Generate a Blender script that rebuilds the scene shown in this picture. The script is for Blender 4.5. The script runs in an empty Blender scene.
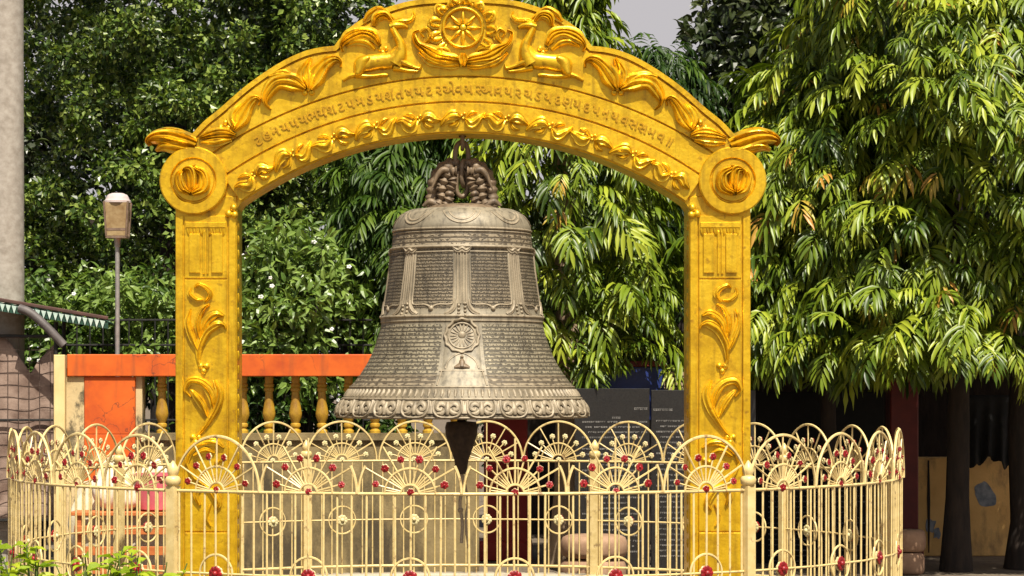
import bpy, math, random
import numpy as np
from mathutils import Vector, Matrix
random.seed(7)
rng = np.random.default_rng(11)
scene = bpy.context.scene
COL = scene.collection
PI = math.pi

# ------------------------------------------------------------------ place and lens
CAM_D, CAM_H, FOC, CXP, HYP = 19.5, 1.95, 2437.0, 463.0, 384.0
GS = 125.0                      # photo pixels per metre on the gate's front plane
def at(px, py, Y):
    s = (CAM_D + Y) / FOC
    return ((px - CXP) * s, Y, CAM_H - (py - HYP) * s)
def ax(px, Y): return (px - CXP) * (CAM_D + Y) / FOC
def az(py, Y): return CAM_H - (py - HYP) * (CAM_D + Y) / FOC
def gx(px): return (px - CXP) / GS
def gz(py): return CAM_H + (HYP - py) / GS

# ------------------------------------------------------------------ mesh helper
class MB:
    def __init__(self):
        self.v, self.f, self.m, self.uv = [], [], [], []
    def add(self, verts, faces, mat=0, uv=None):
        b = len(self.v)
        self.v += [tuple(p) for p in verts]
        self.uv += list(uv) if uv is not None else [(0, 0)] * len(verts)
        for f in faces:
            self.f.append(tuple(i + b for i in f)); self.m.append(mat)
    def box(self, lo, hi, mat=0, c=0.0):
        x0, y0, z0 = lo; x1, y1, z1 = hi
        if c <= 0:
            v = [(x0,y0,z0),(x1,y0,z0),(x1,y1,z0),(x0,y1,z0),(x0,y0,z1),(x1,y0,z1),(x1,y1,z1),(x0,y1,z1)]
            self.add(v, [(0,3,2,1),(4,5,6,7),(0,1,5,4),(1,2,6,5),(2,3,7,6),(3,0,4,7)], mat)
        else:
            poly = [(x0,z0),(x1,z0),(x1,z1),(x0,z1)]
            self.prism(poly, y0, y1, mat, c)
    def prism(self, poly, y0, y1, mat=0, c=0.0):
        """front at y0 (towards the camera), back at y1; poly in x,z, anticlockwise; c chamfers the front edge"""
        n = len(poly)
        area = sum(poly[i][0]*poly[(i+1)%n][1]-poly[(i+1)%n][0]*poly[i][1] for i in range(n))
        if area < 0: poly = poly[::-1]
        rings = []
        if c > 0:
            ins = inset(poly, c)
            rings = [[(p[0], y0, p[1]) for p in ins], [(p[0], y0 + c, p[1]) for p in poly], [(p[0], y1, p[1]) for p in poly]]
        else:
            rings = [[(p[0], y0, p[1]) for p in poly], [(p[0], y1, p[1]) for p in poly]]
        v = [p for r in rings for p in r]
        f = []
        for k in range(len(rings) - 1):
            for i in range(n):
                j = (i + 1) % n
                f.append((k*n+i, (k+1)*n+i, (k+1)*n+j, k*n+j))
        self.add(v, f, mat)
        from mathutils.geometry import tessellate_polygon
        tr = tessellate_polygon([[Vector((p[0], p[2], 0)) for p in rings[0]]])
        fa, fb = [], []
        for t in tr:
            a, b_, d = [Vector((rings[0][i][0], rings[0][i][2])) for i in t]
            cr = (b_.x-a.x)*(d.y-a.y)-(b_.y-a.y)*(d.x-a.x)
            t = tuple(t) if cr > 0 else tuple(t)[::-1]
            fa.append(t); fb.append(tuple(i + (len(rings)-1)*n for i in t[::-1]))
        b0 = len(self.v) - len(v)
        for t in fa + fb:
            self.f.append(tuple(i + b0 for i in t)); self.m.append(mat)
    def strip_poly(self, outer, inner, y0, y1, mat=0):
        """ribbon between two polylines (x,z) with the same count"""
        n = len(outer)
        v = [(p[0], y0, p[1]) for p in outer] + [(p[0], y0, p[1]) for p in inner] + [(p[0], y1, p[1]) for p in outer] + [(p[0], y1, p[1]) for p in inner]
        f = []
        for i in range(n - 1):
            f += [(i, n+i, n+i+1, i+1), (2*n+i, i, i+1, 2*n+i+1), (n+i, 3*n+i, 3*n+i+1, n+i+1)]
        f += [(0, 2*n, 3*n, n), (n-1, 2*n-1, 4*n-1, 3*n-1)]
        self.add(v, f, mat)
    def tube(self, pts, r, n=8, mat=0, caps=True, closed=False):
        pts = [Vector(p) for p in pts]; k = len(pts)
        rs = r if hasattr(r, '__len__') else [r] * k
        v, f = [], []
        up = None
        for i, p in enumerate(pts):
            a = pts[(i-1) % k] if (closed or i > 0) else p
            b = pts[(i+1) % k] if (closed or i < k-1) else p
            t = (b - a)
            t = t.normalized() if t.length > 1e-9 else Vector((0,0,1))
            if up is None:
                up = Vector((0,0,1)) if abs(t.z) < .9 else Vector((1,0,0))
            s = t.cross(up)
            if s.length < 1e-6: s = t.orthogonal()
            s.normalize(); u = s.cross(t).normalized(); up = u
            for j in range(n):
                q = 2*PI*(j+.5)/n
                v.append(p + (s*math.cos(q) + u*math.sin(q)) * rs[i])
        for i in range(k if closed else k-1):
            for j in range(n):
                a, b = i*n, ((i+1) % k)*n
                f.append((a+j, a+(j+1)%n, b+(j+1)%n, b+j))
        if caps and not closed:
            f.append(tuple(range(n))[::-1]); f.append(tuple((k-1)*n + j for j in range(n)))
        self.add(v, f, mat)
    def lathe(self, prof, n=24, c=(0,0,0), mat=0, caps=True, sx=1, sy=1):
        v, f = [], []
        for (r, z) in prof:
            for j in range(n):
                q = 2*PI*j/n
                v.append((c[0]+r*math.cos(q)*sx, c[1]+r*math.sin(q)*sy, c[2]+z))
        for i in range(len(prof)-1):
            for j in range(n):
                f.append((i*n+j, i*n+(j+1)%n, (i+1)*n+(j+1)%n, (i+1)*n+j))
        if caps:
            f.append(tuple(range(n))[::-1]); f.append(tuple((len(prof)-1)*n+j for j in range(n)))
        self.add(v, f, mat)
    def ball(self, c, r, n=10, m=7, mat=0, s=(1,1,1)):
        v = [(c[0], c[1], c[2]-r*s[2])]; f = []
        for i in range(1, m):
            a = -PI/2 + PI*i/m
            for j in range(n):
                q = 2*PI*j/n
                v.append((c[0]+r*s[0]*math.cos(a)*math.cos(q), c[1]+r*s[1]*math.cos(a)*math.sin(q), c[2]+r*s[2]*math.sin(a)))
        v.append((c[0], c[1], c[2]+r*s[2]))
        L = len(v)-1
        for j in range(n): f.append((0, 1+(j+1)%n, 1+j))
        for i in range(m-2):
            for j in range(n):
                a, b = 1+i*n, 1+(i+1)*n
                f.append((a+j, a+(j+1)%n, b+(j+1)%n, b+j))
        for j in range(n): f.append((L, 1+(m-2)*n+j, 1+(m-2)*n+(j+1)%n))
        self.add(v, f, mat)
    def build(self, name, mats, parent=None, smooth=True, angle=40, loc=None):
        me = bpy.data.meshes.new(name)
        me.from_pydata(self.v, [], self.f)
        mats = mats if isinstance(mats, (list, tuple)) else [mats]
        for m in mats: me.materials.append(m)
        me.polygons.foreach_set('material_index', self.m)
        if any(u != (0, 0) for u in self.uv):
            uvl = me.uv_layers.new(name='UVMap')
            li = np.zeros(len(me.loops), dtype=np.int32); me.loops.foreach_get('vertex_index', li)
            uvl.data.foreach_set('uv', np.array(self.uv, dtype=np.float32)[li].ravel())
        if smooth:
            me.polygons.foreach_set('use_smooth', [True]*len(me.polygons))
            me.set_sharp_from_angle(angle=math.radians(angle))
        me.update()
        return link(name, me, parent, loc)

def link(name, me, parent=None, loc=None):
    o = bpy.data.objects.new(name, me); COL.objects.link(o)
    if parent is not None: o.parent = parent
    if loc is not None: o.location = loc
    return o
def empty(name, loc=(0,0,0), rz=0):
    o = bpy.data.objects.new(name, None); COL.objects.link(o)
    o.location = loc; o.rotation_euler = (0,0,rz); o.empty_display_size = .1
    return o
def tag(o, label=None, cat=None, group=None, kind=None):
    if label: o['label'] = label
    if cat: o['category'] = cat
    if group: o['group'] = group
    if kind: o['kind'] = kind
    return o
def copy_tree(o, parent=None):
    c = o.copy(); COL.objects.link(c)
    if parent is not None: c.parent = parent
    for ch in list(o.children): copy_tree(ch, c)
    return c

def inset(poly, d):
    n = len(poly); out = []
    for i in range(n):
        p0, p1, p2 = Vector(poly[i-1]), Vector(poly[i]), Vector(poly[(i+1)%n])
        a, b = (p1-p0), (p2-p1)
        if a.length < 1e-9 or b.length < 1e-9: out.append(tuple(p1)); continue
        a.normalize(); b.normalize()
        n1, n2 = Vector((-a.y, a.x)), Vector((-b.y, b.x))
        m = n1 + n2
        if m.length < .2: m = n1
        m.normalize()
        k = d / max(.5, m.dot(n1))
        out.append((p1.x+m.x*k, p1.y+m.y*k))
    return out
def crom(pts, k=8, closed=False):
    P = [np.array(p, float) for p in pts]; n = len(P); out = []
    rngi = range(n if closed else n-1)
    for i in rngi:
        if closed: p0, p1, p2, p3 = P[i-1], P[i], P[(i+1)%n], P[(i+2)%n]
        else:
            p1, p2 = P[i], P[i+1]
            p0 = P[i-1] if i > 0 else 2*p1-p2
            p3 = P[i+2] if i+2 < n else 2*p2-p1
        for j in range(k):
            t = j/k
            out.append(.5*((2*p1)+(-p0+p2)*t+(2*p0-5*p1+4*p2-p3)*t*t+(-p0+3*p1-3*p2+p3)*t**3))
    if not closed: out.append(P[-1])
    return out
def offset_line(pts, d):
    out = []
    for i, p in enumerate(pts):
        a = pts[max(0,i-1)]; b = pts[min(len(pts)-1,i+1)]
        tx, ty = b[0]-a[0], b[1]-a[1]; l = math.hypot(tx,ty) or 1
        out.append((p[0]-ty/l*d, p[1]+tx/l*d))
    return out

# ------------------------------------------------------------------ materials
def new_mat(name):
    m = bpy.data.materials.new(name); m.use_nodes = True
    nt = m.node_tree; b = nt.nodes['Principled BSDF']
    return m, nt, b
def N(nt, t, **k):
    n = nt.nodes.new(t)
    for a, b in k.items():
        if a.startswith('i_'): n.inputs[a[2:].replace('_',' ')].default_value = b
        else: setattr(n, a, b)
    return n
def mathn(nt, op, a, b=None, c=None):
    n = nt.nodes.new('ShaderNodeMath'); n.operation = op
    for i, x in enumerate((a, b, c)):
        if x is None: continue
        if isinstance(x, (int, float)): n.inputs[i].default_value = x
        else: nt.links.new(x, n.inputs[i])
    return n.outputs[0]
def ramp(nt, src, stops):
    r = nt.nodes.new('ShaderNodeValToRGB'); e = r.color_ramp.elements
    while len(e) < len(stops): e.new(.5)
    for el, (p, c) in zip(e, stops):
        el.position = p; el.color = (*c, 1) if len(c) == 3 else c
    nt.links.new(src, r.inputs[0]); return r.outputs[0]
def noise_col(nt, scale, stops, detail=5, coord='Object', rough=.6, sc=(1,1,1)):
    tc = N(nt, 'ShaderNodeTexCoord'); mp = N(nt, 'ShaderNodeMapping'); mp.inputs['Scale'].default_value = sc
    nt.links.new(tc.outputs[coord], mp.inputs[0])
    no = N(nt, 'ShaderNodeTexNoise'); no.inputs['Scale'].default_value = scale
    no.inputs['Detail'].default_value = detail; no.inputs['Roughness'].default_value = rough
    nt.links.new(mp.outputs[0], no.inputs['Vector'])
    return ramp(nt, no.outputs[0], stops), no.outputs[0], mp.outputs[0]
def bump(nt, b, h, strength=.3, dist=.01):
    n = N(nt, 'ShaderNodeBump'); n.inputs['Strength'].default_value = strength; n.inputs['Distance'].default_value = dist
    nt.links.new(h, n.inputs['Height']); nt.links.new(n.outputs[0], b.inputs['Normal']); return n
def simple(name, c1, c2, scale=8, rough=.6, metal=0, bs=.2, bd=.01, detail=5, sc=(1,1,1), spec=.5):
    m, nt, b = new_mat(name)
    col, fac, vec = noise_col(nt, scale, [(.32, c1), (.68, c2)], detail, sc=sc)
    nt.links.new(col, b.inputs['Base Color'])
    b.inputs['Roughness'].default_value = rough; b.inputs['Metallic'].default_value = metal
    b.inputs['Specular IOR Level'].default_value = spec
    if bs: bump(nt, b, fac, bs, bd)
    return m

def gold_material():
    m, nt, b = new_mat('gold_paint')
    col, fac, vec = noise_col(nt, 5, [(.28, (.54,.30,.007)), (.5, (.83,.51,.013)), (.74, (.93,.62,.028))], 6)
    # grime stains with a shape of their own
    n2 = N(nt, 'ShaderNodeTexNoise'); n2.inputs['Scale'].default_value = 17; n2.inputs['Detail'].default_value = 8
    nt.links.new(vec, n2.inputs['Vector'])
    st = ramp(nt, n2.outputs[0], [(.60, (0,0,0)), (.78, (1,1,1))])
    mx = N(nt, 'ShaderNodeMixRGB'); mx.inputs['Color2'].default_value = (.30,.13,.010,1)
    f = mathn(nt, 'MULTIPLY', st, .85)
    nt.links.new(f, mx.inputs['Fac']); nt.links.new(col, mx.inputs['Color1'])
    mp2 = N(nt, 'ShaderNodeMapping'); mp2.inputs['Scale'].default_value = (9,9,.8); nt.links.new(vec, mp2.inputs[0])
    n5 = N(nt, 'ShaderNodeTexNoise'); n5.inputs['Scale'].default_value = 2; n5.inputs['Detail'].default_value = 6; nt.links.new(mp2.outputs[0], n5.inputs['Vector'])
    sk_ = ramp(nt, n5.outputs[0], [(.50,(0,0,0)),(.72,(1,1,1))])
    mx3 = N(nt, 'ShaderNodeMixRGB'); mx3.inputs['Color2'].default_value = (.30,.16,.01,1)
    nt.links.new(mathn(nt,'MULTIPLY',sk_,.55), mx3.inputs['Fac']); nt.links.new(mx.outputs[0], mx3.inputs['Color1'])
    nt.links.new(mx3.outputs[0], b.inputs['Base Color'])
    b.inputs['Metallic'].default_value = .62; b.inputs['Coat Weight'].default_value = .3; b.inputs['Coat Roughness'].default_value = .22
    rr = mathn(nt, 'MULTIPLY_ADD', n2.outputs[0], .25, .24); nt.links.new(rr, b.inputs['Roughness'])
    n3 = N(nt, 'ShaderNodeTexNoise'); n3.inputs['Scale'].default_value = 26; n3.inputs['Detail'].default_value = 4
    nt.links.new(vec, n3.inputs['Vector'])
    bump(nt, b, n3.outputs[0], .35, .012)
    return m
GOLD = gold_material()

def bronze(name, text=False, rows=100.0, glyph=60.0, dark=(.10,.075,.045), light=(.40,.31,.19)):
    m, nt, b = new_mat(name)
    mid = tuple((a+c)/2 for a, c in zip(dark, light))
    col, fac, vec = noise_col(nt, 4.2, [(.28, mid), (.5, tuple(.25*a+.75*c for a, c in zip(dark, light))), (.74, light)], 8)
    # streaks running down
    n2 = N(nt, 'ShaderNodeTexNoise'); n2.inputs['Scale'].default_value = 5; n2.inputs['Detail'].default_value = 5
    mp = N(nt, 'ShaderNodeMapping'); mp.inputs['Scale'].default_value = (5,5,.5)
    nt.links.new(vec, mp.inputs[0]); nt.links.new(mp.outputs[0], n2.inputs['Vector'])
    s = ramp(nt, n2.outputs[0], [(.48,(0,0,0)),(.70,(1,1,1))])
    mx = N(nt, 'ShaderNodeMixRGB'); mx.inputs['Color2'].default_value = (*dark, 1)
    nt.links.new(mathn(nt,'MULTIPLY',s,.7), mx.inputs['Fac']); nt.links.new(col, mx.inputs['Color1'])
    out = mx.outputs[0]
    fine = N(nt, 'ShaderNodeTexNoise'); fine.inputs['Scale'].default_value = 55; fine.inputs['Detail'].default_value = 5
    nt.links.new(vec, fine.inputs['Vector'])
    h = mathn(nt, 'MULTIPLY', fine.outputs[0], .4)
    if text:
        uv = N(nt, 'ShaderNodeUVMap'); sp = N(nt, 'ShaderNodeSeparateXYZ'); nt.links.new(uv.outputs[0], sp.inputs[0])
        row = mathn(nt, 'MULTIPLY', sp.outputs[1], rows)
        fr = mathn(nt, 'FRACT', row); idx = mathn(nt, 'FLOOR', row)
        tri = mathn(nt, 'PINGPONG', fr, .5)
        lm = mathn(nt, 'SMOOTH_MIN', mathn(nt, 'MULTIPLY', mathn(nt, 'SUBTRACT', tri, .12), 8.0), 1.0, .1)
        lm = mathn(nt, 'MAXIMUM', lm, 0.0)
        cb = N(nt, 'ShaderNodeCombineXYZ')
        nt.links.new(mathn(nt, 'MULTIPLY', sp.outputs[0], glyph), cb.inputs[0])
        nt.links.new(mathn(nt, 'MULTIPLY_ADD', idx, 7.13, mathn(nt,'MULTIPLY',fr,1.6)), cb.inputs[1])
        g = N(nt, 'ShaderNodeTexNoise'); g.inputs['Scale'].default_value = 1; g.inputs['Detail'].default_value = 1.5
        nt.links.new(cb.outputs[0], g.inputs['Vector'])
        gm = ramp(nt, g.outputs[0], [(.40,(0,0,0)),(.50,(1,1,1))])
        k = mathn(nt, 'MULTIPLY', lm, gm)
        mx2 = N(nt, 'ShaderNodeMixRGB'); mx2.inputs['Color2'].default_value = (*[d*.75 for d in dark], 1)
        nt.links.new(mathn(nt, 'MULTIPLY', mathn(nt, 'SUBTRACT', 1.0, k), .80), mx2.inputs['Fac'])
        nt.links.new(out, mx2.inputs['Color1']); out = mx2.outputs[0]
        h = mathn(nt, 'ADD', h, mathn(nt, 'MULTIPLY', k, 1.2))
    nt.links.new(out, b.inputs['Base Color'])
    b.inputs['Metallic'].default_value = .15; b.inputs['Roughness'].default_value = .55
    bump(nt, b, h, .6, .006)
    return m
BRONZE = bronze('weathered_bronze', dark=(.055,.047,.034), light=(.315,.272,.19))
BRONZE_HI = bronze('worn_bronze_relief', dark=(.10,.08,.052), light=(.375,.31,.21))
BRONZE_T1 = bronze('bronze_panel_text', True, 38.0, 75.0, dark=(.028,.022,.014), light=(.265,.215,.14))
BRONZE_T2 = bronze('bronze_field_text', True, 33.0, 50.0, dark=(.042,.035,.024), light=(.365,.315,.21))
BRONZE_T3 = bronze('bronze_large_text', True, 29.0, 22.0, dark=(.06,.046,.03), light=(.36,.295,.195))
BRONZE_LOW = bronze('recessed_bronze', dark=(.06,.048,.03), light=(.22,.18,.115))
DARK_BRONZE = bronze('dark_bronze', dark=(.035,.025,.018), light=(.23,.165,.10))
IRON = simple('rusted_iron', (.025,.016,.012), (.07,.045,.03), 20, .7, .3)

CREAM = simple('cream_enamel', (.58,.43,.165), (.76,.60,.285), 14, .4, 0, .15, .004)
def add_rust(m):
    nt = m.node_tree; b = nt.nodes['Principled BSDF']; src = b.inputs['Base Color'].links[0].from_socket
    gp = N(nt, 'ShaderNodeNewGeometry'); no = N(nt, 'ShaderNodeTexNoise'); no.inputs['Scale'].default_value = 11; no.inputs['Detail'].default_value = 9; no.inputs['Roughness'].default_value = .7
    nt.links.new(gp.outputs['Position'], no.inputs['Vector'])
    f = ramp(nt, no.outputs[0], [(.57,(0,0,0)),(.66,(1,1,1))])
    mx = N(nt, 'ShaderNodeMixRGB'); mx.inputs['Color2'].default_value = (.17,.085,.035,1)
    nt.links.new(mathn(nt,'MULTIPLY',f,.75), mx.inputs['Fac']); nt.links.new(src, mx.inputs['Color1']); nt.links.new(mx.outputs[0], b.inputs['Base Color'])
add_rust(CREAM)
CREAM_FLOWER = simple('cream_flower', (.55,.47,.22), (.72,.64,.36), 30, .5)
RED_FLOWER = simple('red_flower', (.14,.005,.007), (.36,.010,.013), 30, .42)
CREAM_WALL = None

def stained_wall(name, base1, base2, stain, lo=.52, hi=.66, sc=(1,1,.45), scale=2.2):
    m, nt, b = new_mat(name)
    col, fac, vec = noise_col(nt, 3, [(.3, base1), (.7, base2)], 6)
    mp = N(nt, 'ShaderNodeMapping'); mp.inputs['Scale'].default_value = sc; nt.links.new(vec, mp.inputs[0])
    n2 = N(nt, 'ShaderNodeTexNoise'); n2.inputs['Scale'].default_value = scale; n2.inputs['Detail'].default_value = 9; n2.inputs['Roughness'].default_value = .68
    nt.links.new(mp.outputs[0], n2.inputs['Vector'])
    s = ramp(nt, n2.outputs[0], [(lo,(0,0,0)),(hi,(1,1,1))])
    mx = N(nt, 'ShaderNodeMixRGB'); mx.inputs['Color2'].default_value = (*stain,1)
    nt.links.new(mathn(nt,'MULTIPLY',s,.85), mx.inputs['Fac']); nt.links.new(col, mx.inputs['Color1'])
    nt.links.new(mx.outputs[0], b.inputs['Base Color']); b.inputs['Roughness'].default_value = .85
    n3 = N(nt, 'ShaderNodeTexNoise'); n3.inputs['Scale'].default_value = 40; n3.inputs['Detail'].default_value = 4; nt.links.new(vec, n3.inputs['Vector'])
    bump(nt, b, n3.outputs[0], .3, .01)
    return m
WALL = stained_wall('stained_cream_plaster', (.17,.125,.052), (.29,.22,.10), (.03,.022,.012), .44, .60)
MOSSY = stained_wall('mossy_cream_plaster', (.50,.38,.19), (.60,.48,.26), (.04,.034,.02), .47, .56, (1,1,.6), 5)
BACKWALL = stained_wall('old_ochre_plaster', (.64,.36,.11), (.78,.48,.17), (.20,.12,.06), .52, .66)
PEEL = simple('peeled_blue_paint', (.10,.12,.15), (.30,.31,.32), 11, .85)

def orange_paint():
    m, nt, b = new_mat('cracked_orange_paint')
    col, fac, vec = noise_col(nt, 3.5, [(.3, (.44,.06,.003)), (.5,(.58,.098,.003)), (.75, (.64,.13,.008))], 7)
    v = N(nt, 'ShaderNodeTexVoronoi'); v.feature = 'DISTANCE_TO_EDGE'; v.inputs['Scale'].default_value = 1.5
    wn = N(nt, 'ShaderNodeTexNoise'); wn.inputs['Scale'].default_value = 4; wn.inputs['Detail'].default_value = 6; nt.links.new(vec, wn.inputs['Vector'])
    mv = N(nt, 'ShaderNodeMixRGB'); mv.blend_type = 'ADD'; mv.inputs['Fac'].default_value = .5
    nt.links.new(vec, mv.inputs['Color1']); nt.links.new(wn.outputs['Color'], mv.inputs['Color2']); nt.links.new(mv.outputs[0], v.inputs['Vector'])
    ck = ramp(nt, v.outputs['Distance'], [(.0,(1,1,1)),(.008,(0,0,0))])
    mk = N(nt, 'ShaderNodeTexNoise'); mk.inputs['Scale'].default_value = .9; nt.links.new(vec, mk.inputs['Vector'])
    k = mathn(nt, 'MULTIPLY', ck, ramp(nt, mk.outputs[0], [(.47,(0,0,0)),(.56,(1,1,1))]))
    mx = N(nt, 'ShaderNodeMixRGB'); mx.inputs['Color2'].default_value = (.05,.02,.012,1)
    nt.links.new(mathn(nt,'MULTIPLY',k,.85), mx.inputs['Fac']); nt.links.new(col, mx.inputs['Color1'])
    mp2 = N(nt, 'ShaderNodeMapping'); mp2.inputs['Scale'].default_value = (5,5,.7); nt.links.new(vec, mp2.inputs[0])
    n5 = N(nt, 'ShaderNodeTexNoise'); n5.inputs['Scale'].default_value = 2; n5.inputs['Detail'].default_value = 8; nt.links.new(mp2.outputs[0], n5.inputs['Vector'])
    mx3 = N(nt, 'ShaderNodeMixRGB'); mx3.inputs['Color2'].default_value = (.16,.04,.015,1)
    nt.links.new(mathn(nt,'MULTIPLY',ramp(nt, n5.outputs[0], [(.52,(0,0,0)),(.74,(1,1,1))]),.6), mx3.inputs['Fac']); nt.links.new(mx.outputs[0], mx3.inputs['Color1'])
    nt.links.new(mx3.outputs[0], b.inputs['Base Color']); b.inputs['Roughness'].default_value = .65
    bump(nt, b, fac, .2, .01)
    return m
ORANGE = orange_paint()
OCHRE = simple('ochre_yellow_paint', (.24,.12,.012), (.54,.33,.025), 9, .5, 0, .2, .01, sc=(1,1,.5))
GRANITE = simple('polished_black_granite', (.010,.0095,.0095), (.024,.023,.022), 60, .3, 0, 0, spec=.6)
SHADED_GRANITE = simple('shaded_black_granite', (.003,.003,.003), (.008,.0075,.007), 9, .6, 0, 0, spec=.2)  # darker copy of the granite; the tree's deep shade is put into the colour
WHITE_INK = simple('white_engraved_paint', (.07,.068,.062), (.22,.21,.195), 12, .7)
DARK_RED = simple('dark_red_paint', (.10,.008,.006), (.17,.016,.010), 4, .55)
BLUE = simple('navy_blue_board', (.010,.022,.12), (.02,.04,.19), 6, .4)
STONE = simple('brown_sandstone', (.26,.15,.09), (.38,.24,.15), 9, .8, 0, .4)
METAL = simple('grey_metal', (.28,.26,.24), (.42,.40,.38), 20, .4, .5)
BLACK_METAL = simple('black_iron', (.012,.012,.012), (.03,.028,.025), 20, .6, .2)
GREEN_TIN = simple('green_tin', (.012,.05,.035), (.03,.09,.06), 8, .5, .2)
MINT = simple('mint_paint', (.34,.48,.42), (.50,.62,.55), 20, .6)
TARP = simple('brown_tarp', (.12,.07,.05), (.40,.29,.23), 3.2, .75, 0, .5, .03)
DARK_CLOTH = simple('black_cloth', (.006,.006,.006), (.016,.015,.014), 6, .9, 0, .3, .03)
PINK = simple('pink_plastic', (.58,.10,.13), (.70,.17,.20), 5, .4)
SACK = simple('white_sack', (.60,.52,.38), (.78,.70,.56), 9, .8, 0, .5, .02)
BENCH = simple('orange_wood', (.40,.10,.02), (.55,.17,.04), 7, .6, sc=(1,6,6))
BARK_PALM = simple('palm_bark', (.26,.225,.185), (.40,.36,.31), 9, .85, 0, .12, .01, sc=(1.4,1.4,1.6))
BARK_PALE = simple('pale_bark', (.26,.18,.11), (.44,.32,.21), 6, .85, 0, .5, .03, sc=(2,2,.5))
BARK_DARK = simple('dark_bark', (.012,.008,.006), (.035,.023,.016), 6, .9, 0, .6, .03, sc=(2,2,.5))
GLASS_LAMP = None
def paving():
    m, nt, b = new_mat('dusty_paving')
    tc = N(nt, 'ShaderNodeTexCoord')
    br = N(nt, 'ShaderNodeTexBrick'); br.inputs['Scale'].default_value = 1.6; br.inputs['Mortar Size'].default_value = .012
    br.inputs['Color1'].default_value = (.15,.115,.08,1); br.inputs['Color2'].default_value = (.19,.15,.105,1); br.inputs['Mortar'].default_value = (.11,.085,.06,1)
    nt.links.new(tc.outputs['Object'], br.inputs['Vector'])
    no = N(nt, 'ShaderNodeTexNoise'); no.inputs['Scale'].default_value = 1.3; no.inputs['Detail'].default_value = 8
    nt.links.new(tc.outputs['Object'], no.inputs['Vector'])
    mx = N(nt, 'ShaderNodeMixRGB'); mx.blend_type = 'MULTIPLY'; mx.inputs['Fac'].default_value = .6
    nt.links.new(br.outputs[0], mx.inputs['Color1']); nt.links.new(ramp(nt, no.outputs[0], [(.3,(.5,.45,.4)),(.7,(1,1,1))]), mx.inputs['Color2'])
    nt.links.new(mx.outputs[0], b.inputs['Base Color']); b.inputs['Roughness'].default_value = .9
    return m

def leaf_mat(name, stops, rough=.38, trans=.25, spec=.5):
    m, nt, b = new_mat(name)
    a = N(nt, 'ShaderNodeAttribute'); a.attribute_name = 'tint'
    col = ramp(nt, a.outputs['Fac'], stops)
    nt.links.new(col, b.inputs['Base Color']); b.inputs['Roughness'].default_value = rough
    b.inputs['Specular IOR Level'].default_value = spec
    t = N(nt, 'ShaderNodeBsdfTranslucent')
    mul = N(nt, 'ShaderNodeMixRGB'); mul.blend_type = 'MULTIPLY'; mul.inputs['Fac'].default_value = 1
    mul.inputs['Color2'].default_value = (1.5,1.6,.6,1); nt.links.new(col, mul.inputs['Color1']); nt.links.new(mul.outputs[0], t.inputs['Color'])
    ms = N(nt, 'ShaderNodeMixShader'); ms.inputs[0].default_value = trans
    nt.links.new(b.outputs[0], ms.inputs[1]); nt.links.new(t.outputs[0], ms.inputs[2])
    nt.links.new(ms.outputs[0], nt.nodes['Material Output'].inputs['Surface'])
    return m
LEAF_ASHOKA = leaf_mat('ashoka_leaf', [(0,(.012,.032,.004)),(.35,(.05,.09,.005)),(.66,(.15,.215,.013)),(.87,(.32,.37,.03)),(1,(.50,.24,.05))], .40, .13, .4)
LEAF_ASHOKA_DARK = leaf_mat('ashoka_leaf_dull', [(0,(.014,.032,.007)),(.4,(.03,.068,.008)),(.8,(.09,.155,.015)),(1,(.20,.26,.03))], .45, .28, .35)
LEAF_FICUS = leaf_mat('ficus_leaf', [(0,(.012,.026,.004)),(.4,(.03,.062,.007)),(.75,(.105,.17,.02)),(1,(.27,.34,.07))], .36, .15, .5)
LEAF_BROAD = leaf_mat('broad_leaf', [(0,(.018,.032,.010)),(.5,(.035,.05,.012)),(1,(.11,.125,.03))], .38, .12, .5)
LEAF_SHRUB = leaf_mat('shrub_leaf', [(0,(.03,.06,.015)),(.5,(.075,.14,.022)),(1,(.20,.29,.06))], .34, .22, .5)
LEAF_LIME = leaf_mat('lime_leaf', [(0,(.12,.20,.01)),(.5,(.30,.40,.02)),(1,(.48,.52,.04))], .5, .35, .3)
GLINT = simple('white_glint', (.65,.66,.62), (.8,.8,.78), 20, .6)

# ------------------------------------------------------------------ ground
mb = MB()
mb.add([(-400,-400,0),(400,-400,0),(400,400,0),(-400,400,0)], [(0,1,2,3)])
tag(mb.build('ground', paving(), smooth=False), kind='structure')

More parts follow.
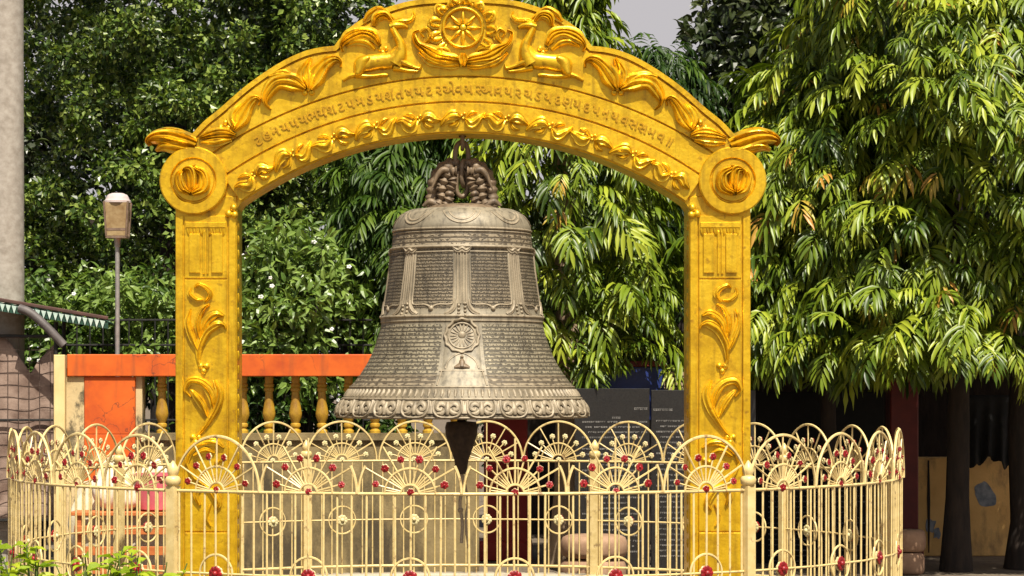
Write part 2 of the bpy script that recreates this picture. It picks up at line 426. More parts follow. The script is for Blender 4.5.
# ------------------------------------------------------------------ the golden gate
FRONT = 0.0
def GM(px, py, h): return (gx(px), FRONT - h, gz(py))
def relief(mb, spine, H, flutes=2, M=GM, k=6, m=13, lobes=0, lobe_amp=.18, h0=0.0, edge=.15, mirror=False, tipsharp=True, round_=False):
    """a raised leaf or limb along a spine of (px, py, half width px)"""
    if mirror: spine = [(926-p[0], *p[1:]) for p in spine]
    S = crom(spine, k); n = len(S); v = []; f = []
    if M is GM: H = H*1.25
    for i, s in enumerate(S):
        a = S[max(0,i-1)]; b = S[min(n-1,i+1)]
        t = np.array([b[0]-a[0], b[1]-a[1]]); t = t/(np.linalg.norm(t)+1e-9); nn = np.array([-t[1], t[0]])
        q = i/(n-1)
        w = max(.15, s[2]) * (1.04 if (M is GM and not round_) else 1.0)
        if lobes: w *= 1 + lobe_amp*math.sin(2*PI*lobes*q)
        hs = H*min(1, w/4.0)**.6
        for j in range(m):
            u = -1 + 2*j/(m-1)
            if not round_ and j in (1, m-2): u = math.copysign(.955, u)
            if round_: hh = math.sqrt(max(0,1-u*u))
            else: hh = .42 + .58*(math.sqrt(max(0,1-u*u))*(.66 + .34*math.cos(flutes*2*PI*u + .6*math.sin(3*q))) + .25*u*(1-u*u))
            v.append(M(s[0]+nn[0]*w*u, s[1]+nn[1]*w*u, h0 + (hs*hh if 0 < j < m-1 else -.004)))
    for i in range(n-1):
        for j in range(m-1):
            q4 = (i*m+j, (i+1)*m+j, (i+1)*m+j+1, i*m+j+1)
            f.append(q4)
    # orient outward (towards -Y)
    a, b, c = (Vector(v[f[len(f)//2][i]]) for i in (0,1,2))
    if (b-a).cross(c-a).y > 0: f = [q[::-1] for q in f]
    mb.add(v, f)
def beads(mb, pts, r, h0=0.0, mirror=False):
    for (x, y) in pts:
        if mirror: x = 926-x
        c = GM(x, y, h0 + r/GS*.3); mb.ball(c, r/GS, 10, 7)

gate = tag(empty('ornamental_gate', (0,0,0)), 'golden arched gateway with relief deer and wheel framing the bronze bell', 'gate')

AC = (463.0, 523.0)   # centre of the arch circles, photo px
def arc_px(R, a0, a1, n=72):
    return [(AC[0]+R*math.sin(a), AC[1]-R*math.cos(a)) for a in np.linspace(a0, a1, n)]
def G2(pts): return [(gx(p[0]), gz(p[1])) for p in pts]
hump = crom([(463,-3),(484,-1.5),(505,0),(524,3.5),(549,12),(572,25),(585,38),(591.5,46.5)], 5)
wing = crom([(592,46.5),(606,48),(622,52),(640,60),(660,72),(682,88),(706,109),(722,122),(736,137)], 5)
right = [(p[0],p[1]) for p in hump] + [(p[0],p[1]) for p in wing[1:]]
contour = [(926-p[0], p[1]) for p in right[::-1]] + right[1:]
a_end = math.asin(226/390)
inner = arc_px(390, -a_end, a_end, 90)
# solid of the arch
mb = MB()
poly = contour + [(746,160),(744,196),(730,214),(691,211)] + inner[::-1][1:-1] + [(235,211),(196,214),(182,196),(180,160)]
mb.prism(G2(poly), .014, .43, 0, .004)
arch = mb.build('arch_band', GOLD, gate, True, 35)
# raised zones of the arch
def lipline(off): 
    return [(p[0], p[1]) for p in offset_line(contour, off)]
mb = MB()
mb.strip_poly(G2(contour), G2(lipline(5.0)), -.040, .02)
mb.build('rim_moulding', GOLD, arch, True, 35)
mb = MB()
lip = [p for p in lipline(7.0) if True]
tymp = lip + [(728,152)] + arc_px(447, math.asin(255/447), -math.asin(255/447), 90) + [(198,152)]
mb.prism(G2(tymp), -.028, .02, 0, .003)
a1 = math.radians(34)
mb.build('tympanum_panel', GOLD, arch, True, 35)
mb = MB(); A = arc_px(445.2, -a1, a1, 90); B = arc_px(421.8, -a1, a1, 90)
mb.prism(G2(A + B[::-1]), -.026, .02, 0, .003); mb.build('inscription_band', GOLD, arch, True, 35)
mb = MB(); A = arc_px(419.8, -a1*1.02, a1*1.02, 90); B = arc_px(391.2, -a1*1.02, a1*1.02, 90)
mb.prism(G2(A + B[::-1]), -.028, .02, 0, .003); mb.build('garland_band', GOLD, arch, True, 35)
H0 = .027
# script letters
glyphs = "ટહનયપયભયશટપમડયશતષયટરએવયરઆવિયરચડયદણયદપનયવસસમવ॥"
glyphs = [g for g in glyphs if g != 'િ']
def letter_mesh(ch, size):
    c = bpy.data.curves.new('letter', 'FONT'); c.body = ch; c.size = size; c.align_x = 'CENTER'; c.extrude = .008; c.resolution_u = 3; c.offset = .0007
    o = bpy.data.objects.new('letter', c); COL.objects.link(o)
    dg = bpy.context.evaluated_depsgraph_get(); dg.update()
    me = o.evaluated_get(dg).to_mesh()
    v = [tuple(p.co) for p in me.vertices]; f = [tuple(p.vertices) for p in me.polygons]
    o.evaluated_get(dg).to_mesh_clear(); bpy.data.objects.remove(o); bpy.data.curves.remove(c)
    return v, f
mb = MB()
for i, ch in enumerate(glyphs):
    a = -math.radians(28.2) + math.radians(56.6)*i/(len(glyphs)-1)
    v, f = letter_mesh(ch, .112)
    cx, cy = AC[0]+429*math.sin(a), AC[1]-429*math.cos(a)
    ox, oz = gx(cx), gz(cy)
    vv = [(ox + x*math.cos(a) + y*math.sin(a), -H0-z, oz - x*math.sin(a) + y*math.cos(a)) for x, y, z in v]
    mb.add(vv, f)
mb.build('inscription', simple('shaded_gold_letters', (.42,.22,.006), (.56,.31,.01), 12, .4, .3), arch, False)  # gold darkened so the letter colour stands in for their shadow edges
# tympanum reliefs (given for the right half, mirrored for the left)
for mir in (False, True):
    mb = MB()
    R_ = lambda sp, H, fl=2, **k: relief(mb, sp, H, fl, h0=H0, mirror=mir, **k)
    R_([(525,50,7),(533,60,9),(547,62,8.5),(558,64,9),(566,69,6),(569,75,3)], .055, round_=True)            # body
    R_([(556,58,3),(564,64,8),(567,73,5),(570,77,2.5)], .07, round_=True)                                   # thigh
    R_([(531,65,9),(526,56,7.5),(525,46,5.2),(529,37,4),(533,29,3.6)], .066, round_=True)                                 # neck
    R_([(536,28,3.5),(530,26.5,4),(523,26.5,2.8),(518,28.5,1.6)], .065, round_=True)                        # head
    R_([(570,76,3),(556,77,2.4),(542,75.5,2.2),(538,76,1.8)], .05, round_=True)                             # hind leg
    R_([(569,75,2.6),(576,77,2.2),(583,81,1.6)], .05, round_=True)
    R_([(526,62,4),(517,66,2.6),(507,69,2.0),(505,65,1.6)], .06, round_=True)                               # fore legs
    R_([(532,68,4),(520,71,2.4),(508,72,1.8)], .05, round_=True)
    R_([(536,24,2),(526,22,3),(517,21.5,2.6),(512,17,1.8),(513,12,1.0)], .05, 1)                            # horn
    R_([(534,22,1.5),(541,16,4),(549,18,5),(552,27,2)], .055, 2)
    R_([(531,20,1),(545,9,2),(556,14,3),(562,22,1.4)], .05, 1)
    R_([(546,46,2),(553,36,6),(564,33,7),(576,37,6),(584,45,3),(583,52,1.2)], .055, 2, lobes=2)             # scarf
    R_([(551,50,2),(560,43,4),(570,42,3.6),(580,47,1.5)], .045, 1)
    beads(mb, [(540,49),(543,53),(546,49.5)], 2.6, H0, mir)
    mb.build('deer_relief', GOLD, arch, True, 50)
    mb = MB()
    R_([(616,90,3),(610,77,9),(601,65,8),(592,60,4),(585.5,62,2.2),(585,68,1.2)], .06, 1.5, lobes=2)
    R_([(618,88,2.5),(621,73,7.5),(615,59,2)], .055, 1.5, lobes=1)
    R_([(620,90,2.5),(633,83,8.5),(649,83,9),(659,95,5),(660,104,2.6),(655,110,1)], .06, 1.5, lobes=2)
    R_([(624,87,2),(640,76,5.5),(657,77,1.5)], .05, 1)
    beads(mb, [(617,89),(621,93),(614,93)], 3.2, H0, mir)
    mb.build('leaf_spray', GOLD, arch, True, 50)
    mb = MB()
    R_([(692,131,2.5),(684,117,8),(676,104,6.5),(670,99,3),(666,101,1.6),(667,106,1)], .055, 1.5, lobes=2)
    R_([(690,130,2),(693,116,6),(684,104,1.5)], .05, 1)
    R_([(690,136,2),(700,133,5),(712,134,5),(726,138.5,1.5)], .05, 1.5)
    R_([(694,140,2),(710,143,4.5),(725,143,1.4)], .045, 1)
    beads(mb, [(700,123),(697,128),(705,128)], 2.8, H0, mir)
    mb.build('leaf_spray', GOLD, arch, True, 50)
# wheel
mb = MB()
wc = (463.0, 28.5)
def circ(cx, cy, r, n=48): return [(cx+r*math.cos(2*PI*i/n), cy+r*math.sin(2*PI*i/n)) for i in range(n+1)]
def W(sp, H, fl=1, **k): relief(mb, sp, H, fl, h0=H0, **k)
W([(x, y, 2.0) for x, y in circ(*wc, 19.5, 24)], .055, round_=True, k=3)
for i in range(8):
    a = PI*i/4
    W([(wc[0]+4*math.cos(a), wc[1]+4*math.sin(a), 1.6),(wc[0]+9*math.cos(a), wc[1]+9*math.sin(a), 2.6),(wc[0]+18*math.cos(a), wc[1]+18*math.sin(a), .9)], .045, round_=True, k=4)
mb.ball(GM(*wc, H0), 4.5/GS, 12, 8)
mb.build('wheel_relief', GOLD, arch, True, 50)
mb = MB()
for i in range(19):
    a = math.radians(-222 + 264*i/18); top_ = .90 if math.sin(a) < -.6 else 1.0
    r0, r1, r2 = 23.5, 29.5*top_, 33*top_
    d = .17 if i % 2 else -.17
    W([(wc[0]+r0*math.cos(a), wc[1]+r0*math.sin(a), 1.8),(wc[0]+r1*math.cos(a+d*.2), wc[1]+r1*math.sin(a+d*.2), 3.8),
       (wc[0]+r2*math.cos(a+d), wc[1]+r2*math.sin(a+d), 2.8),(wc[0]+(r1-1)*math.cos(a+d*1.9), wc[1]+(r1-1)*math.sin(a+d*1.9), 1.2)], .05, 1, k=4, m=9)
    q = a + math.radians(7); mb.ball(GM(wc[0]+25*math.cos(q), wc[1]+25*math.sin(q), H0+.008), 1.5/GS, 7, 5)
for s in (-1, 1):
    X = lambda x: wc[0]+s*x
    W([(X(2),62,2),(X(12),60,6),(X(26),57,8),(X(38),50,6),(X(46),44,3),(X(49),34,1.6),(X(44),31,1.2)], .06, 2, lobes=3)
    W([(X(4),66,2.5),(X(18),66.5,3.5),(X(34),61,4),(X(44),53,2)], .05, 1, lobes=2)
    W([(X(40),46,1.6),(X(33),38,3),(X(36),30,2.4),(X(42),33,1.4),(X(39),38,1)], .05, 1)
    W([(X(30),52,2),(X(22),49,3.6),(X(14),52,2),(X(19),55,1.2)], .05, 1)
W([(463,54,3),(463,60,6),(463,67,3)], .065, 1.5)
mb.build('scroll_foliage', GOLD, arch, True, 50)
# garland on the lower band: pairs of leaves with small fruit
mb0 = None
for i in range(11):
    a0 = math.radians(-31 + 62*i/10)
    mb = MB()
    def PA(da, r, w): return (AC[0]+r*math.sin(a0+da), AC[1]-r*math.cos(a0+da), w)
    c = 1/405.0
    jit = rng.uniform(-1.5, 1.5, 8)
    fl = 1 if i % 2 else -1
    relief(mb, [PA(-2*c,405,1.2),PA(-9*c,404+4*fl+jit[0],5.6),PA(-17*c,404+jit[1],5),PA(-23*c,401-4*fl,1.2)], .05, 1, h0=H0, lobes=1)
    relief(mb, [PA(2*c,404,1.2),PA(9*c,404-4*fl+jit[2],5.6),PA(16*c,405+jit[3],4.6),PA(22*c,407+4*fl,1)], .05, 1, h0=H0, lobes=1)
    relief(mb, [PA(-3*c,405,1),PA(-8*c,404-6*fl,2.6),PA(-15*c,404-7*fl,.8)], .04, 1, h0=H0)
    relief(mb, [PA(3*c,405,1),PA(8*c,404+6*fl,2.6),PA(14*c,404+7*fl,.8)], .04, 1, h0=H0)
    for q in ((-1.5,408),(1.5,410),(0,405)):
        p = PA(q[0]*c, q[1]-1, 0); mb.ball(GM(p[0],p[1],H0+.006), 1.7/GS, 8, 6)
    mb.build('leaf_garland', GOLD, arch, True, 50)

# volutes, finial leaves
for mir in (False, True):
    dc = (732, 181)
    cx, cz = gx(926-dc[0] if mir else dc[0]), gz(dc[1])
    vol = MB()
    prof = [(0,.052),(.9,.052),(.98,.056),(1.02,.050),(1.06,.036),(1.12,.036),(1.16,.050),(1.22,.056),(1.62,.056),(1.68,.036),(1.75,.036),(1.80,.054),(1.86,.062),(2.60,.062),(2.70,.052),(2.72,-.30)]
    prof = [(r/2.72*.272, h) for r, h in prof]
    nseg = 64; v = []; f = []
    for (r, h) in prof:
        for j in range(nseg):
            q = 2*PI*j/nseg; v.append((cx + r*math.cos(q), -h, cz + r*math.sin(q)))
    for i in range(len(prof)-1):
        for j in range(nseg):
            f.append((i*nseg+j, (i+1)*nseg+j, (i+1)*nseg+(j+1)%nseg, i*nseg+(j+1)%nseg))
    vol.add(v, f)
    vo = vol.build('volute', GOLD, gate, True, 30)
    mb = MB()
    h0 = .05
    K = lambda sp, H, fl=1.5, **k: relief(mb, sp, H, fl, h0=h0, mirror=mir, **k)
    K([(733,194,3),(722,187,6),(722,175,5),(731,169,3)], .055)
    K([(734,193,2.5),(733,182,5),(735,171,5),(742,170,1.5)], .065)
    K([(735,194,2),(743,188,5),(746,177,4.5),(742,170,1.5)], .055)
    mb.build('leaf_boss', GOLD, vo, True, 50)
    mb = MB()
    h0 = -.06
    K([(730,146,9),(744,141,11),(758,137,9.5),(770,137,7),(778,141,3.5),(776,146,1.5)], .11, 1.5)
    K([(738,150,5),(750,147,7),(762,146,5),(771,150,1.2)], .10, 1)
    K([(734,138,3),(747,133,4.5),(762,131.5,4),(775,136,1)], .10, 1)
    # the back of the finial leaf gives it body
    sp = [(926-x if mir else x, y, w) for x, y, w in [(730,146,9),(744,142,11),(758,139,9.5),(770,139,7),(778,142,3)]]
    relief(mb, sp, -.10, 1, M=lambda a, b, h: GM(a, b, h), h0=h0, round_=True)
    mb.build('finial_leaf', GOLD, gate, True, 50)

# posts
for mir in (False, True):
    def PX(x): return gx(926-x if mir else x)
    def bx(m, x0, x1, y0, y1, h, back=.01, c=.003):
        a, b = sorted((PX(x0), PX(x1))); m.box((a, -h, gz(y1)), (b, back, gz(y0)), 0, c)
    mb = MB()
    a, b = sorted((PX(689), PX(750.6)))
    mb.box((a, 0, 0), (b, .44, gz(196)), 0, .006)
    post = mb.build('post', GOLD, gate, True, 35)
    mb = MB()
    bx(mb, 690, 697.0, 216, 627, .024); bx(mb, 742.8, 750, 216, 627, .024)
    mb.build('side_moulding', GOLD, post, True, 35)
    for (y0, y1) in ((216,278.2),(279.8,531),(532.6,627)):
        mb = MB(); bx(mb, 698.8, 741.2, y0, y1, .022 if y0 != 279.8 else .019); pn = mb.build('panel', GOLD, post, True, 35)
        if y0 == 216:
            mb = MB()
            bx(mb, 700, 740, 222.5, 228, .034); 
            bx(mb, 703, 714, 234, 273, .040); bx(mb, 725.5, 736.5, 234, 273, .040); bx(mb, 717, 719, 231, 274, .036); bx(mb, 720.8, 722.8, 231, 274, .036)
            for k in range(6):
                relief(mb, [(703+6.6*k,228.5,3.2),(703+6.6*k,233,2.4),(703+6.6*k,236,.6)], .02, 1, h0=.022, mirror=mir)
            mb.build('tablet_relief', GOLD, post, True, 35)
    mb = MB(); h0 = .018
    V = lambda sp, H, fl=1.5, **k: relief(mb, sp, H, fl, h0=h0, mirror=mir, **k)
    V([(721,302,1.0),(716,295,3),(719,289,3),(727,285,2.4),(731,288,.9)], .045, 1)
    V([(722,300,1.0),(729,300,2.2),(736,294,2.2),(735,288,.9)], .04, 1)
    V([(727,362,1.5),(726,346,3.5),(719,331,5.2),(709,324,4.2),(702,325,2.2),(700,329,1)], .045, 1, lobes=2, lobe_amp=.1)
    V([(726,341,1.6),(720,322,4.6),(710,314,4.4),(702,316,1.6)], .05, 1)
    V([(727,352,1.6),(733,338,3.6),(738,322,3.2),(735,309,1.2)], .045, 1)
    V([(726,338,1.6),(728,322,3.6),(723,309,2.6),(716,304,1)], .055, 1)
    V([(727,360,1.8),(725,366,1.6),(721,374,1.3)], .04, 1, round_=True)
    V([(730,437,1.5),(720,425,2.4),(710,408,4.2),(706,393,4.2),(711,380,1.6)], .045, 1)
    V([(712,410,1.6),(714,394,4.6),(723,383,5),(735,381,3.6),(740,390,2.2),(735,397,1)], .05, 1, lobes=2, lobe_amp=.1)
    V([(718,417,1.6),(724,403,4.2),(732,393,2.8),(736,389,1)], .045, 1)
    V([(729,436,1.7),(733,443,1.6),(738,452,1.2)], .04, 1, round_=True)
    V([(702,448,1),(711,442,3.6),(724,443,4.2),(735,452,2.8),(739,464,1.4)], .045, 1)
    V([(711,453,1),(721,450,3.2),(732,456,1.8)], .045, 1)
    V([(739,463,1.6),(733,476,1.8),(722,485,1.5)], .04, 1, round_=True)
    V([(722,484,1.4),(712,492,3.6),(707,503,3.2),(711,510,1.1)], .045, 1)
    V([(722,484,1.4),(730,493,3.2),(726,505,1.6)], .045, 1)
    V([(715,504,1.3),(719,517,1.5),(715,526,.8)], .04, 1, round_=True)
    mb.build('vine_relief', GOLD, post, True, 50)
    for pts_, r_ in (([(719,366),(725,366),(722,371)],3.0),([(727,437),(733,437),(730,442)],3.0),([(704,460),(709,462)],2.6),([(692,208),(697,214),(691,215)],3.8)):
        mb = MB(); beads(mb, pts_, r_, .018, mir); mb.build('fruit_cluster', GOLD, post, True, 50)
    # beading down the inner face
    mb = MB()
    sgn = 1 if mir else -1
    for k in range(26):
        z = gz(225 + k*14.5); mb.ball((PX(689), .10, z), .026, 8, 6, s=(.5,1,1.6))
    mb.build('inner_beading', GOLD, post, True, 50)

# ------------------------------------------------------------------ the bell
BC = (gx(462), .22)
def bz(py): return az(py, .22)
prof_px = [(211,0),(209.5,40),(210.5,52),(213,58),(217,63),(222,66.5),(227,68.4),(231,69.3),(233,68.7),(236,69.0),(248,70.4),(250,71.6),(252,70.9),(270,72.6),(290,75.3),(305,77.6),(314,79),(317,80.6),(321,81.4),(323,80.4),(326,81),(335,83.3),(345,86.6),(355,90.5),(365,95.6),(375,102),(382,107.5),(386,111.3),(388,112.6),(390,112.9),(396,117.2),(398,119.2),(400,119.8),(405,122.6),(410,124.6),(414,125.4),(416.4,125.2),(417.4,124.2),(417.8,122),(416.5,117),(400,108),(380,92),(340,76),(250,64),(225,58),(218,40),(218,0)]
bs = (CAM_D+.22)/FOC
def bell_R(py):
    for (y0, r0), (y1, r1) in zip(prof_px[1:36], prof_px[2:37]):
        if min(y0,y1) <= py <= max(y0,y1) and y1 > y0: return (r0 + (r1-r0)*(py-y0)/(y1-y0))*bs
    return .9
bell = tag(empty('bell', (BC[0], BC[1], bz(419))), 'huge weathered bronze temple bell covered in inscriptions under the golden arch', 'bell')
def BL(phi, py, h):    # bell local coordinates; phi=0 faces the camera
    r = bell_R(py) + h
    return (r*math.sin(phi), -r*math.cos(phi), bz(py)-bz(419))
NS = 160
mb = MB()
# finer profile for texture bands
fine = []
for i in range(len(prof_px)-1):
    (y0, r0), (y1, r1) = prof_px[i], prof_px[i+1]
    k = 3 if (abs(y1-y0) > 8) else 1
    for j in range(k): fine.append((y0+(y1-y0)*j/k, r0+(r1-r0)*j/k))
fine.append(prof_px[-1])
v, uv = [], []
for (py, r) in fine:
    for j in range(NS+1):
        phi = 2*PI*j/NS - PI
        v.append((r*bs*math.sin(phi), -r*bs*math.cos(phi), bz(py)-bz(419))); uv.append((phi*.72+10, bz(py)+.001))
f, fm = [], []
pil = [math.radians(a) for a in range(-180, 180, 45)]
for i in range(len(fine)-1):
    ym = (fine[i][0]+fine[i+1][0])/2; rising = fine[i+1][0] > fine[i][0] and i < 70
    outer = i < [k for k, p in enumerate(fine) if p == (417.4,124.2)][0]
    for j in range(NS):
        phi = 2*PI*(j+.5)/NS - PI
        dm = min(abs(((phi-p+PI) % (2*PI))-PI) for p in pil)
        m_ = 0
        if outer:
            if 233 < ym < 248: m_ = 3
            elif 252 < ym < 310: m_ = 1 if dm > .13 else 0
            elif 326 < ym < 375 and abs(phi) > .235: m_ = 2
            elif 375 <= ym < 387 and abs(phi) > .235: m_ = 3
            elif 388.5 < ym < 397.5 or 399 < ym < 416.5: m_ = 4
        f.append((i*(NS+1)+j, (i+1)*(NS+1)+j, (i+1)*(NS+1)+j+1, i*(NS+1)+j+1)); fm.append(m_)
for k in range(5):
    idx = [q for q, mm in zip(f, fm) if mm == k]
    if k == 0: mb.add(v, idx, 0, uv)
    else:
        mb.f += idx; mb.m += [k]*len(idx)
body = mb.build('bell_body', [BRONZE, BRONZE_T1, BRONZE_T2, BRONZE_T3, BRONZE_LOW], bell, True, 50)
def ring_band(m, py, hh, w, n=160):   # raised moulding round the bell
    pts = [BL(2*PI*i/n, py, 0) for i in range(n)]
    m.tube(pts, w, 6, closed=True)
mb = MB()
for py, w in ((232,.010),(235,.006),(250,.011),(318,.012),(322.5,.008),(387,.008),(398.5,.010),(416.3,.008),(376,.005)): ring_band(mb, py, 0, w)
mb.build('moulding_rings', BRONZE_HI, bell, True, 60)
def brel(mm, sp, H, fl=1, phi0=0.0, R0=None, **k):
    def M(px, py, h):
        r = bell_R(py); return BL(phi0 + (px)*bs/(R0 or r), py, h)
    # spine x is px along the surface from phi0
    S = sp
    b = len(mm.f); relief(mm, S, H, fl, M=M, **k)
    # orient by radial direction
    fs = mm.f[b:]
    a_, b_, c_ = (Vector(mm.v[fs[len(fs)//2][i]]) for i in (0,1,2))
    n_ = (b_-a_).cross(c_-a_); cen = Vector((a_.x, a_.y, 0))
    if n_.dot(cen) < 0: mm.f[b:] = [q[::-1] for q in fs]
for p in pil:
    mb = MB()
    for dx, w in ((-4.2,1.2),(-1.3,1.1),(1.3,1.1),(4.2,1.2)):
        brel(mb, [(dx,253,w),(dx,280,w),(dx*1.05,306,w)], .020, 1, p, round_=True, m=7)
    brel(mb, [(-9,250.5,1.2),(-4,254,2.6),(0,252,3),(4,254,2.6),(9,250.5,1.2)], .028, 1, p, k=4)
    for s in (-1, 1):
        brel(mb, [(s*6,302,1.6),(s*7,308,2),(s*11,313,2.2),(s*17,316,1.2)], .026, 1, p, k=4, m=7)
    for k in range(7):
        a = BL(p+(-3 if k%2 else 3)*bs/.62, 306+k*1.9, .004); mb.ball(a, .013, 6, 5)
    mb.build('pilaster', BRONZE_HI, bell, True, 60)
    # frame of the panel between this pilaster and the next
    mb = MB(); pc = p + math.radians(22.5)
    L = 21.5
    brel(mb, [(-L,258,.9),(-L,285,.9),(-L*1.02,303,.9),(-L+2.5,306.5,.9),(-8,306.5,.9),(-3,308,1.2),(0,310.5,1.8),(3,308,1.2),(8,306.5,.9),(L-2.5,306.5,.9),(L*1.02,303,.9),(L,285,.9),(L,258,.9),(L,255,.9),(0,255,.9),(-L,255,.9)], .016, 1, pc, k=4, m=5, round_=True)
    mb.ball(BL(pc, 310.5, 0), .022, 8, 6)
    mb.build('panel_frame', BRONZE_HI, bell, True, 60)
# shoulder petals
for i in range(8):
    mb = MB(); p = pil[i]
    def arcs(scale, off):
        pts = []
        for t in np.linspace(-1, 1, 9):
            pts.append((t*26*scale*.8, 214.5 + 12*scale*(1-abs(t)**2.2) - off, 1.1))
        return pts
    def M2(px, py, h): return BL(p + px*bs/(.55), py, h)
    relief(mb, arcs(1, 0), .016, 1, M=M2, k=3, m=5, round_=True)
    relief(mb, arcs(.72, 0), .012, 1, M=M2, k=3, m=5, round_=True)
    mb.build('shoulder_petal', BRONZE_HI, bell, True, 60)
# front plate, rosette and niche
mb = MB()
nn = 10
v = []; f = []
for i, py in enumerate(np.linspace(327, 386, 16)):
    w = (17 + 5*(py-327)/59)*bs
    for j in range(nn+1):
        u = -1+2*j/nn; v.append(BL(u*w/bell_R(py), py, .008 if 0 < j < nn and 0 < i < 15 else -.004))
for i in range(15):
    for j in range(nn): f.append((i*(nn+1)+j, (i+1)*(nn+1)+j, (i+1)*(nn+1)+j+1, i*(nn+1)+j+1))
mb.add(v, f)
mb.build('front_plate', BRONZE, bell, True, 60)
mb = MB()
def rose(r, a): return (r*math.cos(a), 337 + r*math.sin(a))
def disc_ring(m, r, w, H, lob=0):
    pts = []
    for i in range(37):
        a = 2*PI*i/36; rr = r*(1+.045*math.cos(lob*a)) if lob else r
        pts.append((*rose(rr, a), w))
    brel(m, pts, H, 1, 0, .66, k=3, m=5, round_=True, h0=.006)
disc_ring(mb, 15.5, 1.7, .032, 12); disc_ring(mb, 12.2, 1.2, .022)
for i in range(18):
    a = 2*PI*i/18; brel(mb, [(*rose(4.5,a),.7),(*rose(7.5,a),1.15),(*rose(10.8,a),.9)], .022, 1, 0, .66, k=3, m=5, round_=True, h0=.006)
mb.ball(BL(0, 337, .006), 4.0*bs, 12, 7, s=(1,.5,1))
mb.build('rosette', BRONZE_HI, bell, True, 60)
mb = MB()
brel(mb, [(-15,369,1.1),(-13,362,1.1),(-7,356.5,1.1),(0,354,1.1),(7,356.5,1.1),(13,362,1.1),(15,369,1.1)], .02, 1, 0, .75, k=4, m=5, round_=True, h0=.006)
brel(mb, [(-20,371,.9),(0,371,.9),(20,371,.9)], .014, 1, 0, .75, k=4, m=5, round_=True, h0=.006)
brel(mb, [(-19,371,.8),(-20,378,.8),(-21,385,.8)], .012, 1, 0, .78, k=3, m=5, round_=True, h0=.006); brel(mb, [(19,371,.8),(20,378,.8),(21,385,.8)], .012, 1, 0, .78, k=3, m=5, round_=True, h0=.006)
mb.build('niche_moulding', BRONZE_HI, bell, True, 60)
mb = MB()
brel(mb, [(-7,368,1),(0,366,3.2),(7,368,1)], .03, 1, 0, .75, k=4, round_=True, h0=.006); brel(mb, [(0,367,3.2),(0,362,2.8),(0,359.5,1.2)], .035, 1, 0, .75, k=4, round_=True, h0=.006)
mb.ball(BL(0, 358, .018), 1.7*bs, 8, 6)
mb.build('niche_figure', DARK_BRONZE, bell, True, 60)
# bead row and rim medallions
mb = MB()
for i in range(112):
    phi = 2*PI*i/112
    brel(mb, [(0,389,1.0),(.5,392,2.1),(0,396,1.0)], .026, 1, phi, k=2, m=5, round_=True)
mb.build('lotus_petal_row', BRONZE_HI, bell, True, 60)
NM = 24
med = []
for i in range(NM):
    phi = 2*PI*(i+.5)/NM + .02
    mb = MB()
    w = 13.2
    brel(mb, [(-w+1,399.5,1.5),(-w,403,1.5),(-w+.5,410,1.5),(-w+5,415,1.5),(0,416,1.5),(w-5,415,1.5),(w-.5,410,1.5),(w,403,1.5),(w-1,399.5,1.5)], .034, 1, phi, .97, k=3, m=5, round_=True)
    r2 = random.Random(i)
    for s in (-1, 1):
        q = [(s*1,406,1.2),(s*5,402+r2.uniform(-.5,.5),2.1),(s*9,403.5,2.0),(s*9.5,407.5,1.6),(s*6,408.5,1.4),(s*6,405.8,.9)]
        brel(mb, q, .030, 1, phi, .97, k=3, m=5)
        brel(mb, [(s*1,407,1),(s*5,411.5+r2.uniform(-.5,.5),2.0),(s*9.5,412,1.1)], .034, 1, phi, .97, k=3, m=5)
        brel(mb, [(s*(w+1),400,.8),(s*(w+2),406,1.7),(s*(w+2.2),412,2.4)], .02, 1, phi, .97, k=3, m=5)
    brel(mb, [(0,401,1.4),(0,407,2.8),(0,413,1.6)], .038, 1, phi, .97, k=3, m=5)
    mb.build('rim_medallion', BRONZE_HI, bell, True, 60)
